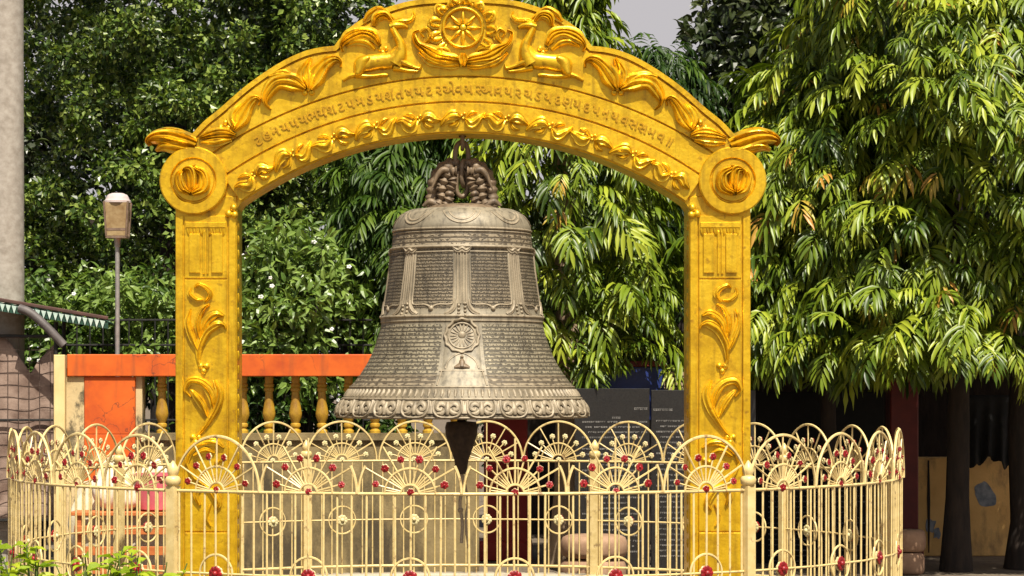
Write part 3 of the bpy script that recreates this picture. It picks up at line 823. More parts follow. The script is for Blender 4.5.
# crown of the bell: two dragon-like loops
mb = MB()
zb = bz(419)
def CL(px, py, y=0.0): return ((px-462)*bs, y, bz(py)-zb)
mb.lathe([(.30,bz(210.5)-zb),(.29,bz(208)-zb),(.25,bz(206)-zb),(.20,bz(205)-zb)], 40)
crown = mb.build('crown_base', DARK_BRONZE, bell, True, 50)
for s in (-1, 1):
    mb = MB()
    X = lambda d: 462 + s*d
    mb.tube([CL(*p) for p in [(q[0],q[1],0) for q in crom([(X(31),208),(X(30),199),(X(28),190),(X(26),181),(X(21),172),(X(13),165),(X(6),164),(X(2),168)], 5)]], [.036+.026*math.sin(PI*min(1,i/32))+.008*math.sin(i*1.5) for i in range(36)], 10)
    mb.tube([CL(q[0],q[1],-.09) for q in crom([(X(24),206),(X(20),197),(X(19),188),(X(16),179),(X(11),173),(X(5),172)], 5)], [.034+.012*math.sin(i*1.6) for i in range(26)], 8)
    mb.tube([CL(q[0],q[1],-.11) for q in crom([(X(17),207),(X(13),199),(X(12),190),(X(9),183),(X(10),177)], 5)], [.03+.012*math.sin(i*1.9) for i in range(21)], 8)
    mb.tube([CL(q[0],q[1],.09) for q in crom([(X(24),206),(X(20),195),(X(17),182),(X(11),173),(X(4),170)], 5)], [.04]*21, 8)
    for k in range(7):    # mane ridges
        y = 176+4.6*k; x = X(21.5 + 3.2*math.sin(k*.8)); mb.tube([CL(x-s*7,y+2.5,-.10), CL(x,y-1,-.085), CL(x+s*6,y+1.5,-.02)], [.010,.018,.008], 6)
    for k in range(6):    # teeth-like scales along the inside
        y = 184+4.0*k; mb.ball(CL(X(9+.5*k), y, -.10), .022, 7, 5, s=(1.3,1,.7))
    mb.tube([CL(q[0],q[1],-.12) for q in crom([(X(13),172),(X(19),171),(X(24),176),(X(28),185),(X(31),192)],4)], [.02,.024,.026,.026,.026,.026,.024,.022,.02,.018,.016,.014,.012,.01,.008,.006,.004], 7)
    mb.ball(CL(X(14),168,-.06), .05, 9, 7); mb.ball(CL(X(9),171,-.09), .026, 8, 6)
    mb.tube([CL(q[0],q[1],-.10) for q in crom([(X(24),206),(X(32),202.5),(X(39),207)],4)], [.03]*5+[.024,.02,.014,.01], 7)
    mb.build('dragon_loop', DARK_BRONZE, bell, True, 60)
# clapper
mb = MB()
mb.lathe([(.03,bz(330)-zb),(.035,bz(421)-zb),(.12,bz(422)-zb),(.132,bz(427)-zb),(.128,bz(435)-zb),(.092,bz(448)-zb),(.058,bz(460)-zb),(.045,bz(470)-zb),(.035,bz(474)-zb)], 20, c=(-.005,0,0))
mb.build('clapper', IRON, bell, True, 50)
# chain from the arch
chain = tag(empty('hanging_chain', (gx(462.5), .22, gz(140))), 'heavy iron chain hanging from the arch down to the bell crown', 'chain')
def link_mesh(parent, zc, hh, wv, r, turn, dx=0, dy=0, name='chain_link'):
    m = MB(); pts = []
    for i in range(28):
        a = 2*PI*i/28; x = wv*math.cos(a); z = hh*math.sin(a) ; 
        z = hh*math.copysign(abs(math.sin(a))**.75, math.sin(a))
        pts.append((dx + x*math.cos(turn), dy + x*math.sin(turn), zc+z))
    m.tube(pts, r, 8, closed=True); return m.build(name, DARK_BRONZE, parent, True, 60)
zt = gz(140)
link_mesh(chain, gz(134)-zt, .10, .04, .018, PI/2)
link_mesh(chain, gz(154)-zt, .115, .055, .021, .25, -.006)
link_mesh(chain, gz(171)-zt, .10, .05, .021, 1.15, .012)
link_mesh(chain, gz(182)-zt, .10, .05, .021, .3, -.005, -.02)
m = MB(); m.tube([(0,0,gz(137)-zt+.02),(0,0,gz(128)-zt)], .03, 10); m.build('anchor_bolt', IRON, chain)
# rope under the clapper
mb = MB()
rp = crom([(0,0,0),(.01,-.01,-.12),(-.012,.0,-.26),(.008,.01,-.42),(.0,0,-.58)], 6)
mb.tube(rp, .014, 7)
mb.tube(crom([(0,0,0),(.03,0,-.1),(.05,.01,-.25),(.035,0,-.40),(.055,0,-.62)],6), .010, 7)
for k in (6, 14): mb.ball(tuple(rp[k]), .024, 8, 6)
rope = mb.build('bell_rope', simple('pale_rope', (.30,.24,.16), (.46,.38,.26), 30, .9), loc=(BC[0]-.005, BC[1], bz(474)+.02))
tag(rope, 'frayed pale rope knotted to the clapper under the bell', 'rope')

# ------------------------------------------------------------------ ring fence round the bell
FR, FCY, NB = 3.54, .22, 32
ZR, ZM = CAM_H-.731, CAM_H-1.29
fence = tag(empty('ring_fence', (-.062, FCY, 0), .0166), 'cream iron fence with fan tops and red flowers curving round the gate', 'fence')
mb = MB(); pl = [(FR+.14,0),(FR+.14,.13),(FR+.12,.15),(FR-.12,.15),(FR-.14,.13),(FR-.14,0)]
mb.lathe(pl, 96, caps=False)
mb.build('plinth', stained_wall('grey_kerb', (.36,.31,.23), (.46,.41,.31), (.14,.12,.09)), fence, True, 30)
def ring_poly(z): return [(FR/math.cos(PI/NB)*math.sin(2*PI*(i)/NB), -FR/math.cos(PI/NB)*math.cos(2*PI*(i)/NB), z) for i in range(NB)]
for z, nm, r in ((ZR,'top_rail',.011),(ZM,'mid_rail',.008),(.22,'bottom_rail',.013)):
    m = MB(); m.tube(ring_poly(z), r, 6, closed=True); m.build(nm, CREAM, fence, True, 60)
HW = FR*math.tan(PI/NB)
def bay_tf(i):
    th = 2*PI*(i+.5)/NB
    return (FR*math.sin(th), -FR*math.cos(th), 0), th
def fan_mesh(whole=True):
    m = MB()
    spans = [(0, PI, 29)] if whole else [(0, .52, 8), (PI-.52, PI, 8)]
    for a0_, a1_, n_ in spans:
        m.tube([(HW*.985*math.cos(a), 0, ZR+.375*math.sin(a)) for a in np.linspace(a0_, a1_, n_)], .0105, 6)
    m.tube([(.17*math.cos(a), 0, ZR+.17*math.sin(a)) for a in np.linspace(0, PI, 19)], .0080, 6)
    m.tube([(.062*math.cos(a), 0, ZR+.062*math.sin(a)) for a in np.linspace(0, PI, 13)], .0085, 6)
    for d in (30,60,90,120,150):
        a = math.radians(d); R = 1/math.sqrt((math.cos(a)/HW)**2+(math.sin(a)/.375)**2)
        m.tube([(.06*math.cos(a),0,ZR+.06*math.sin(a)),(R*.985*math.cos(a),0,ZR+R*.985*math.sin(a))], .0070, 5)
    for d in (15,45,75,105,135,165):
        a = math.radians(d)
        m.tube([(.06*math.cos(a),0,ZR+.06*math.sin(a)),(.235*math.cos(a),0,ZR+.235*math.sin(a))], .0060, 5)
    for d in (8, 37, 52, 128, 143, 172):
        a = math.radians(d); m.tube([(.06*math.cos(a),0,ZR+.06*math.sin(a)),(.168*math.cos(a),0,ZR+.168*math.sin(a))], .0050, 5)
    return m
def flower(m, r, x=0, z=0, y=0):
    """six petals, red on the outward (-Y) side and cream on the inner side"""
    for k in range(6):
        a = PI*k/3 + .3
        c = (x+.55*r*math.cos(a), y-.007, z+.55*r*math.sin(a)); m.ball(c, .44*r, 7, 5, 0, s=(1,.3,1))
        c = (x+.55*r*math.cos(a), y+.004, z+.55*r*math.sin(a)); m.ball(c, .48*r, 7, 5, 1, s=(1,.45,1))
    m.ball((x, y-.016, z), .30*r, 7, 5, 0, s=(1,.6,1)); m.ball((x, y+.016, z), .30*r, 7, 5, 1, s=(1,.6,1))
FL = [(.24*math.cos(math.radians(d)), .24*math.sin(math.radians(d))) for d in (15,45,75,105,135,165)] + [(0,.012)]
front_bays = [i for i in range(-7, 7)]
fan0 = fan_mesh().build('fan_top', CREAM, fence, True, 60)
tmp_ = fan_mesh(False).build('fan_top', CREAM, fence, True, 60); open_me = tmp_.data; bpy.data.objects.remove(tmp_)
mfl = MB(); flower(mfl, .0275); fl_me = None
mro = MB()
for k in range(9):
    a = 2*PI*k/9; c = (.033*math.cos(a), -.010, .033*math.sin(a)); mro.ball(c, .021, 7, 5, 0, s=(1,.4,1)); mro.ball((c[0], .010, c[2]), .021, 7, 5, 1, s=(1,.4,1))
mro.ball((0,-.016,0), .022, 7, 5, 0); mro.ball((0,.016,0), .022, 7, 5, 1)
mri = MB(); mri.tube([(.13*math.cos(2*PI*k/32),0,.13*math.sin(2*PI*k/32)) for k in range(32)], .0085, 6, closed=True)
bar = MB(); bar.tube([(0,0,.15),(0,0,ZR)], .0078, 6)
fl0 = ro0 = ri0 = ba0 = None
back_f, back_b = MB(), MB()
for i in range(NB):
    ii = i if i < NB//2 else i-NB
    loc, th = bay_tf(ii)
    fan = fan0 if i == NB//2 else fan0.copy()
    if i != NB//2: COL.objects.link(fan)
    if ii in (-2,-1,0,1): fan.data = open_me
    fan.parent = fence; fan.location = loc; fan.rotation_euler = (random.gauss(0,.004), random.gauss(0,.004), th+random.gauss(0,.01))
    if ri0 is None:
        ri0 = mri.build('ring', CREAM, fence, True, 60); ring = ri0
        ro0 = mro.build('rosette', [RED_FLOWER, CREAM_FLOWER], ri0, True, 60)
    else:
        ring = ri0.copy(); COL.objects.link(ring); r2 = ro0.copy(); COL.objects.link(r2); r2.parent = ring; r2.location = (0,0,0)
    ring.parent = fence; ring.location = (loc[0], loc[1], ZM); ring.rotation_euler = (0,0,th)
    near = ii in front_bays
    for (fx, fz) in FL:
        if near:
            if fl0 is None: fl0 = mfl.build('flower', [RED_FLOWER, CREAM_FLOWER], fan, True, 60); fo = fl0
            else: fo = fl0.copy(); COL.objects.link(fo)
            fo.parent = fan; fo.location = (fx+random.uniform(-.004,.004), 0, ZR+fz+random.uniform(-.004,.004)); fo.rotation_euler = (random.uniform(-.25,.25), random.uniform(0,1), random.uniform(-.25,.25)); fo.scale = [random.uniform(.85,1.12)]*3
        else:
            Mx = Matrix.Translation(loc) @ Matrix.Rotation(th, 4, 'Z') @ Matrix.Translation((fx,0,ZR+fz))
            vs = [tuple(Mx @ Vector(p)) for p in mfl.v]; b = len(back_f.v)
            back_f.v += vs; back_f.uv += [(0,0)]*len(vs); back_f.f += [tuple(q+b for q in ff) for ff in mfl.f]; back_f.m += mfl.m
    for k in range(7):
        x = -HW + (k+.5)*2*HW/7
        p = Matrix.Translation(loc) @ Matrix.Rotation(th, 4, 'Z') @ Vector((x,0,0))
        if near:
            if ba0 is None: ba0 = bar.build('bar', CREAM, fence, True, 60); bo = ba0
            else: bo = ba0.copy(); COL.objects.link(bo)
            bo.parent = fence; bo.location = p; bo.rotation_euler = (random.gauss(0,.003), random.gauss(0,.0035), th)
        else: back_b.tube([(p.x,p.y,.15),(p.x,p.y,ZR)], .0078, 6)
tag(back_f.build('flower', [RED_FLOWER, CREAM_FLOWER], fence, True, 60), kind='stuff')
tag(back_b.build('bar', CREAM, fence, True, 60), kind='stuff')
po0 = None
for k in (3, -3, 8, -8, 14, -14, 11, -11):
    th = 2*PI*k/NB; loc = (FR*1.006*math.sin(th), -FR*1.006*math.cos(th), 0)
    if po0 is None:
        m = MB(); m.box((-.036,-.036,.15),(.036,.036,ZR+.03)); po0 = m.build('fence_post', CREAM, fence, True, 30); po = po0
        m = MB(); m.lathe([(.036,ZR+.03),(.052,ZR+.045),(.056,ZR+.075),(.046,ZR+.095),(.03,ZR+.10),(.036,ZR+.115),(.042,ZR+.135),(.036,ZR+.16),(.018,ZR+.185),(.004,ZR+.205)], 14)
        m.build('finial', CREAM, po0, True, 60)
    else: po = copy_tree(po0)
    po.parent = fence; po.location = loc; po.rotation_euler = (0,0,th)

# ------------------------------------------------------------------ balustrade behind, left
BY = 5.0
bal = tag(empty('balustrade_wall', (ax(230,BY), BY, 0)), 'orange topped balustrade wall with yellow turned balusters behind the left gate post', 'wall')
ox = ax(230, BY)
def bbox(m, x0, x1, y0, y1, d0=-.12, d1=.12, c=.0, mat=0):
    m.box((ax(x0,BY)-ox, d0, az(y1,BY)), (ax(x1,BY)-ox, d1, az(y0,BY)), mat, c)
zt = az(440, BY)
m = MB(); m.box((ax(57,BY)-ox,-.13,0),(ax(479,BY)-ox,.13,zt)); m.build('wall_base', WALL, bal, True, 30)
m = MB(); m.box((ax(140,BY)-ox,-.17,zt+.002),(ax(479,BY)-ox,.17,zt+.07)); m.build('coping', WALL, bal, True, 30)
m = MB(); bbox(m, 70, 479, 354.5, 376.5, -.18, .18, .008); m.build('orange_rail', ORANGE, bal, True, 30)
m = MB(); bbox(m, 86.5, 137, 376.8, 434, -.15, .15, .006); m.box((ax(86.5,BY)-ox,-.15,0),(ax(137,BY)-ox,.15,az(434.2,BY)),0,.004); m.build('orange_pier', ORANGE, bal, True, 30)
m = MB(); bbox(m, 137.2, 143.5, 376.8, 434, -.10, .14); m.build('pier_jamb', MOSSY, bal, True, 30)
m = MB(); m.box((ax(68.5,BY)-ox,-.14,0),(ax(86.2,BY)-ox,.14,az(376.8,BY))); m.build('mossy_pier', MOSSY, bal, True, 30)
m = MB(); m.box((ax(57,BY)-ox,-.20,0),(ax(68,BY)-ox,.14,az(355,BY)),0,.006); m.build('cream_pier', simple('cream_plaster', (.62,.47,.20), (.74,.58,.28), 4, .8), bal, True, 30)
b0 = None
bp = [(.075,0),(.075,.03),(.055,.04),(.05,.06),(.07,.075),(.07,.10),(.05,.115),(.062,.14),(.085,.19),(.088,.225),(.075,.29),(.06,.36),(.054,.42),(.052,.47),(.068,.48),(.068,.505),(.054,.515),(.068,.53),(.068,.55),(.055,.56),(.058,.60),(.058,.64)]
hb = az(376.5,BY) - (zt+.07)
bp = [(r*.74, z/.64*hb) for r, z in bp]
for px in (162, 189, 216, 243, 269, 295.5, 322, 348.5, 375, 402, 428, 455):
    if b0 is None:
        m = MB(); m.lathe(bp, 18); b0 = m.build('baluster', OCHRE, bal, True, 40); b_ = b0
    else: b_ = b0.copy(); COL.objects.link(b_); b_.parent = bal
    b_.location = (ax(px,BY)-ox, 0, zt+.07)
# black iron railing further back
ry = 6.45
rail = tag(empty('iron_railing', (ax(200,ry), ry, 0)), 'thin black iron railing in front of the shrubs above the orange rail', 'railing')
rx = ax(200, ry)
m = MB()
for py in (320, 345, 420): m.tube([(ax(62,ry)-rx,0,az(py,ry)),(ax(372,ry)-rx,0,az(py,ry))], .011, 6)
m.build('rail', BLACK_METAL, rail)
m = MB()
for px in range(64, 376, 13): m.tube([(ax(px,ry)-rx,0,0),(ax(px,ry)-rx,0,az(318,ry))], .008 if (px//13)%8 else .018, 5)
m.build('railing_bars', BLACK_METAL, rail)
# slim lamp
ly = 5.45
lamp = tag(empty('street_lamp', (ax(117.5,ly), ly, 0)), 'slim lamp post with a square glass lantern and pale cap', 'lamp')
Lz = lambda py: az(py, ly)
Ls = (CAM_D+ly)/FOC
m = MB(); m.tube([(0,0,0),(0,0,Lz(236))], .024, 10); m.lathe([(.03,Lz(247)),(.034,Lz(240)),(.06,Lz(237))], 10); m.build('pole', METAL, lamp)
def lamp_glass():
    mt, nt, b = new_mat('frosted_amber_glass')
    col, fac, vec = noise_col(nt, 9, [(.3,(.26,.15,.06)),(.7,(.55,.42,.22))], 4)
    nt.links.new(col, b.inputs['Base Color']); b.inputs['Roughness'].default_value = .2; b.inputs['Transmission Weight'].default_value = .25
    return mt
m = MB(); w0, w1 = 9.5*Ls, 11.5*Ls
def frustum(m, wa, za, wb, zb_):
    v = [(-wa,-wa,za),(wa,-wa,za),(wa,wa,za),(-wa,wa,za),(-wb,-wb,zb_),(wb,-wb,zb_),(wb,wb,zb_),(-wb,wb,zb_)]
    m.add(v, [(0,3,2,1),(4,5,6,7),(0,1,5,4),(1,2,6,5),(2,3,7,6),(3,0,4,7)])
frustum(m, w0, Lz(236), w1, Lz(203)); lb = m.build('lantern', lamp_glass(), lamp, True, 30)
m = MB()
for sx in (-1,1):
    for sy in (-1,1): m.tube([(sx*w0*1.04,sy*w0*1.04,Lz(237)),(sx*w1*1.04,sy*w1*1.04,Lz(202))], .011, 6)
m.box((-w0*1.1,-w0*1.1,Lz(238.5)),(w0*1.1,w0*1.1,Lz(236.2))); m.box((-w0*1.05,-w0*1.06,Lz(231)),(w0*1.05,-w0*1.0,Lz(228.5)))
m.build('lantern_frame', simple('brown_lamp_frame', (.14,.09,.06), (.25,.17,.12), 20, .5, .2), lamp, True, 30)
m = MB(); m.lathe([(.0,Lz(193)),(.06,Lz(193.3)),(.10,Lz(195)),(.118,Lz(198)),(.125,Lz(200)),(.14,Lz(201)),(.14,Lz(203))][::-1], 4 * 5, caps=True)
m.build('cap', simple('pale_lamp_cap', (.44,.36,.34), (.55,.47,.45), 10, .6), lamp, True, 40)
m = MB(); m.ball((0,0,Lz(218)), .05, 10, 8, s=(1,1,1.5)); m.lathe([(.03,Lz(234)),(.03,Lz(226))], 10); m.build('bulb', simple('bulb_glass', (.7,.62,.5), (.8,.74,.62), 5, .2), lamp)

# ------------------------------------------------------------------ stall at the left
sy = 5.6
stall = tag(empty('caged_stall', (ax(20,sy), sy, 0)), 'small stall of wire mesh with brown sheeting under a green scalloped eave', 'stall')
sx_ = ax(20, sy)
S = lambda px: ax(px, sy) - sx_
Z = lambda py: az(py, sy)
m = MB()
for px, yy in ((-70,0),(-8,0),(56,0),(-70,.5),(56,.5)):
    m = MB(); m.tube([(S(px),yy,0),(S(px),yy,Z(322 if yy == 0 else 320))], .022, 8); m.build('frame_post', BLACK_METAL, stall, True, 50)
m = MB()
m.tube([(S(-70),0,Z(336)),(S(56),0,Z(336))], .016, 6); m.tube([(S(-70),0,Z(420)),(S(56),0,Z(420))], .012, 6)
m.tube([(S(-70),0,Z(520)),(S(56),0,Z(520))], .016, 6)
m.build('frame_rails', BLACK_METAL, stall, True, 50)
m = MB()
for i in range(12): m.tube([(S(-66+i*10.6),-.01,.05),(S(-66+i*10.6),-.01,Z(338))], .0036, 4)
for i in range(17): m.tube([(S(-70),-.014,Z(338+i*12)),(S(56),-.014,Z(338+i*12))], .0036, 4)
m.build('wire_mesh', simple('rusty_wire', (.05,.034,.026),(.12,.08,.06),30,.7,.3), stall, True, 60)
m = MB(); n1, n2 = 40, 30; v = []; f = []
for j in range(n2+1):
    for i in range(n1+1):
        u, w_ = i/n1, j/n2
        px_ = -68+u*122; top = float(np.interp(px_, [-70,2,9,30,36,57],[336,336,342,374,362,340]))
        v.append((S(-68+u*122), .055+.012*math.sin(u*23+3*math.sin(w_*3)+2*w_)*(.4+.6*w_)+.010*math.sin(w_*5+u*9), Z(top+(520-top)*w_)))
for j in range(n2):
    for i in range(n1): f.append((j*(n1+1)+i, (j+1)*(n1+1)+i, (j+1)*(n1+1)+i+1, j*(n1+1)+i+1))
m.add(v, f); ob = m.build('sheeting', TARP, stall, True, 80)
md = ob.modifiers.new('thick', 'SOLIDIFY'); md.thickness = .008
m = MB()   # roof: corrugated, falling to the right
xs = np.linspace(S(-90), S(111), 80); v = []
for y in (-.20, .55):
    for x in xs:
        z = Z(302) + (Z(321)-Z(302))*(x-S(0))/(S(111)-S(0)) + .012*math.sin(x*52)
        v.append((x, y, z - (.03 if y > 0 else 0)))
n = len(xs); m.add(v, [(i, i+1, n+i+1, n+i) for i in range(n-1)])
ob = m.build('roof', GREEN_TIN, stall, True, 60); md = ob.modifiers.new('thick','SOLIDIFY'); md.thickness = .012
m = MB(); pts = [(x, -.21, Z(302)+(Z(321)-Z(302))*(x-S(0))/(S(111)-S(0))+.022) for x in (S(-90), S(10), S(111))]
m.tube(pts, .02, 6); m.build('ridge_edge', simple('dull_oxide', (.05,.024,.018),(.09,.04,.03),10,.7), stall)
m = MB()
q = S(-90)
step = (S(111)-S(0))/19
while q < S(111)-step:
    z0 = Z(303.5)+(Z(322)-Z(303.5))*(q-S(0))/(S(111)-S(0)); z1 = z0 + (Z(322)-Z(303.5))*step/(S(111)-S(0))
    for (yy, d) in ((-.565, 0),):
        P = [(q+.004,z0),(q+step-.004,z1),(q+step*.5,z0-.085)]
        m.prism([P[2],P[1],P[0]], -.222, -.210)
    q += step
m.build('scalloped_valance', MINT, stall, False)
m = MB(); P0 = [(S(-90),Z(306)-.0+(Z(303.5)-Z(322))*(-90)/111*0),(S(111),Z(323))]
zl = Z(302)+(Z(321)-Z(302))*(-90/111)
m.prism([(S(-90),zl-.10),(S(111),Z(321)-.085),(S(111),Z(321)-.012),(S(-90),zl-.012)], -.205, -.19); m.build('fascia', GREEN_TIN, stall, False)
m = MB(); m.tube([(q_[0],q_[1],q_[2]) for q_ in crom([(S(24),-.27,Z(309)),(S(36),-.29,Z(314)),(S(52),-.31,Z(328)),(S(69),-.31,Z(346))],5)], [.045]*16, 10); 
m.build('drain_pipe', simple('grey_rubber', (.06,.05,.05),(.12,.105,.10),10,.6), stall)

# clutter behind the left of the fence
ty = 4.25
bench = tag(empty('slatted_bench', (ax(133,ty), ty, 0)), 'orange slatted wooden bench behind the left side of the fence', 'bench')
w_ = 1.15; 
for k in range(4):
    m = MB(); m.box((-w_/2,-.28+.14*k,.68),(w_/2,-.17+.14*k,.715),0,.004); m.build('seat_slat', BENCH, bench, True, 30)
for zz in (.50,.30,.12):
    m = MB(); m.box((-w_/2+.05,-.30,zz),(w_/2-.05,-.27,zz+.085),0,.004); m.build('front_slat', BENCH, bench, True, 30)
for sx in (-1,1):
    for s2 in (-1,1):
        m = MB(); m.box((sx*(w_/2-.08)-.03, s2*.22-.03, 0),(sx*(w_/2-.08)+.03, s2*.22+.03, .68)); m.build('leg', BENCH, bench, True, 30)
tub = MB(); tub.lathe([(.15,0),(.20,.02),(.235,.34),(.255,.345),(.255,.365),(.235,.365),(.20,.06),(0,.05)], 28, caps=False)
tub.lathe([(.0,0),(.15,0)], 28, caps=False)
tag(tub.build('plastic_tub', PINK, None, True, 40, loc=(ax(160,ty), ty-.02, .716)), 'pink plastic tub standing on the orange bench', 'tub')
def lump(name, c, s, mat, seed, label, cat, group=None):
    m = MB(); m.ball((0,0,s[2]), 1.0, 26, 18, s=(1,1,1)); rr = np.random.default_rng(seed)
    ks = rr.normal(size=(7,3))*3.2; ph = rr.uniform(0,6,7)
    V = []
    for p in m.v:
        q = np.array([p[0],p[1],p[2]-s[2]]); d = 1+.055*sum(math.sin(float(k@q)+h) for k, h in zip(ks, ph))
        q = q*d; z = max(-.92, q[2])
        V.append((q[0]*s[0], q[1]*s[1], (z+.92)*s[2]))
    m.v = V
    return tag(m.build(name, mat, None, True, 80, loc=c), label, cat, group)
lump('cloth_bundle', (ax(118,ty), ty+.05, .716), (.24,.17,.19), SACK, 3, 'white cloth bundle on the bench left of the pink tub', 'bundle')
lump('grain_sack', (ax(150,4.6), 4.62, 0), (.30,.18,.60), SACK, 5, 'tall cream sack leaning behind the bench and the pink tub', 'sack')
lump('grain_sack', (ax(104,4.6), 4.60, 0), (.34,.18,.61), simple('pale_sack',(.55,.48,.32),(.72,.66,.5),8,.8,0,.5,.02), 8, 'pale sack beside the orange pier behind the white bundle', 'sack')

# ------------------------------------------------------------------ granite slabs, pillars and walls at the back
gy = 7.0
def slab(x0, x1, ytop, label, rows, seed, gy=5.25, grp='black inscribed granite slabs'):
    w = ax(x1,gy)-ax(x0,gy); h = az(ytop,gy)
    root = tag(empty('granite_slab', (ax(x0,gy)+w/2, gy, 0)), label, 'slab', grp)
    m = MB(); m.prism([(-w/2+.006,.0),(w/2-.006,.0),(w/2-.006,h),(-w/2+.006,h)], -.03, .03, 0, .004); m.build('stone_panel', GRANITE if gy < 6 else SHADED_GRANITE, root, True, 30)
    r2 = random.Random(seed); m = MB()
    for (py, x_a, x_b, hh) in rows:
        x = ax(x_a,gy)-root.location.x; xe = ax(x_b,gy)-root.location.x; z = az(py,gy)
        while x < xe:
            wl = r2.uniform(.05,.14)
            xx = x
            while xx < min(x+wl, xe):
                gw = r2.uniform(.012,.022); t = r2.uniform(.3,.8)*hh; hh_ = hh*.62
                m.box((xx,-.0335,z-t*.3),(xx+gw*.35,-.029,z+hh*.3)); 
                m.box((xx,-.0332,z+hh*.3-.004),(xx+gw,-.0292,z+hh*.3+.001))
                if r2.random() < .7: m.box((xx+gw*.3,-.0330,z-.003*r2.random()-.004),(xx+gw*.95,-.0294,z+.003))
                xx += gw+.004
            x += wl+.022
    m.build('inscription', WHITE_INK, root, False)
    return root
rowsA = [(409,634,646,.05),(418,612,620,.04)] + [(422+5.2*k, 582+ (k%3)*3, 646-(k%2)*7, .030) for k in range(4)] + [(449+5.4*k, 582+((k*5)%4)*3, 630+((k*7)%5)*3, .030) for k in range(20)]
rowsB = [(410,653,672,.045)] + [(421+5.4*k, 656+(k%2)*4, 744-((k*3)%4)*6, .030) for k in range(26)]
slab(574, 650, 388.5, 'black granite slab with white script beside the pale tree trunk', rowsA, 1)
slab(650.5, 756, 390, 'black granite slab with white script partly hidden by the right gate post', rowsB, 2)
rowsC = [(480+5.4*k, 768, 868-((k*3)%4)*6, .026) for k in range(16)]
slab(756.5, 884, 392, 'black granite slab with faint lines under the drooping tree right of the gate', rowsC, 4, 7.0)
# pillars
def pillar(px0, px1, py, Y, label, mat=DARK_RED):
    w = ax(px1,Y)-ax(px0,Y); r = empty('red_pillar', (ax(px0,Y)+w/2, Y, 0)); tag(r, label, 'pillar', 'dark red pillars behind the fence')
    h = az(py,Y)
    m = MB(); m.box((-w/2,-w/2,.0),(w/2,w/2,h),0,.012); m.build('shaft', mat, r, True, 30)
    m = MB(); m.box((-w/2-.05,-w/2-.05,0),(w/2+.05,w/2+.05,.22),0,.015); m.build('base', mat, r, True, 30)
    m = MB(); m.box((-w/2-.04,-w/2-.04,h-.12),(w/2+.04,w/2+.04,h+.02),0,.012); m.build('capital', mat, r, True, 30)
    return r
pillar(484, 527, 395, 7.6, 'dark red square pillar standing behind the bell rim', simple('sunlit_red_paint', (.30,.012,.012), (.42,.03,.022), 4, .55))  # red set brighter, standing in for sunlight the trees keep off
pillar(888, 916, 372, 7.2, 'dark red square pillar right of the fence under the drooping tree')
# blue board with red top, slatted crate
by = 5.75
bb = tag(empty('notice_board', (ax(643,by), by, 0)), 'dark blue board with red top rail above the granite slabs', 'board')
m = MB(); w2 = ax(664,by)-ax(643,by); m.box((-w2*2.4,-.03,az(420,by)),(w2,.03,az(367,by)),0,.006); m.build('panel', BLUE, bb, True, 30)
m = MB(); m.box((-w2*2.45,-.05,az(366.7,by)),(w2*1.08,.05,az(361,by)),0,.006); m.build('top_rail', simple('red_wood',(.12,.012,.008),(.20,.022,.012),8,.6), bb, True, 30)
m = MB(); m.tube([(-w2,0,0),(-w2,0,az(421,by))], .03, 8); m.build('leg', BLACK_METAL, bb); m = MB(); m.tube([(w2*.8,0,0),(w2*.8,0,az(421,by))], .03, 8); m.build('leg', BLACK_METAL, bb)
cr = tag(empty('wooden_crate', (ax(676,5.8), 5.8, 0)), 'brown slatted crate right of the dark blue board', 'crate')
for k in range(4):
    m = MB(); m.box((-.13,-.02,az(388-5*k,5.8)-.03),(.16,.02,az(388-5*k,5.8)+.012),0,.003); m.build('slat', BARK_PALE, cr, True, 30)
for s_ in (-1,1):
    m = MB(); m.box((.015+s_*.13-.02,.021,0),(.015+s_*.13+.02,.05,az(372,5.8))); m.build('corner_post', BARK_PALE, cr, True, 30)
# stone drums stacked
def drums(px, Y, n, r, grp, label):
    root = tag(empty('stone_drum_stack', (ax(px,Y), Y, 0)), label, 'stone stack')
    for k in range(n):
        m = MB(); z0 = k*.235; m.lathe([(r*.82,z0),(r*.95,z0+.02),(r,z0+.06),(r*1.0,z0+.15),(r*.94,z0+.20),(r*.8,z0+.222)], 28, c=(.01*((k*7)%3-1),0,0)); m.build('drum', STONE, root, True, 50)
drums(594, 4.6, 2, .33, None, 'two broad round brown stone drums stacked behind the fence beside the pale trunk')
drums(909, 5.5, 2, .17, None, 'two small round stones stacked at the right end of the fence')
# ochre wall at right with a shed behind
wy = 8.2
wall = tag(empty('ochre_wall', (ax(965,wy), wy, 0)), 'old ochre plaster wall with peeling blue patches under the right trees', 'wall')
wx = ax(965, wy)
m = MB(); m.box((ax(912,wy)-wx,-.1,0),(ax(1200,wy)-wx,.1,az(457,wy)),0,.01); m.build('wall_body', BACKWALL, wall, True, 30)
def blotch(cx, cy, r, seed, sx=1, sz=1.3):
    rr = np.random.default_rng(seed); pts = []
    for i in range(22):
        a = 2*PI*i/22; q = r*(.62+.5*rr.random()); pts.append((ax(cx,wy)-wx+q*math.cos(a)*sx, az(cy,wy)+q*math.sin(a)*sz))
    return [tuple(p) for p in crom(pts[::2], 5, True)]
for (cx, cy, r, sd) in ((984,496,.13,1),(978,489,.07,2),(929,525,.07,3),(935,533,.05,6)):
    m = MB(); m.prism(blotch(cx, cy, r, sd), -.102-.0012*sd, -.098); m.build('peeled_patch', PEEL, wall, False)
m = MB(); m.prism([(ax(926.0,wy)-wx, az(460,wy)),(ax(927.5,wy)-wx, az(460,wy)),(ax(928.5,wy)-wx, az(500,wy)),(ax(927.6,wy)-wx, az(552,wy)),(ax(926.6,wy)-wx, az(552,wy)),(ax(925.4,wy)-wx, az(500,wy))], -.106,-.098); m.build('crack', BARK_DARK, wall, False)
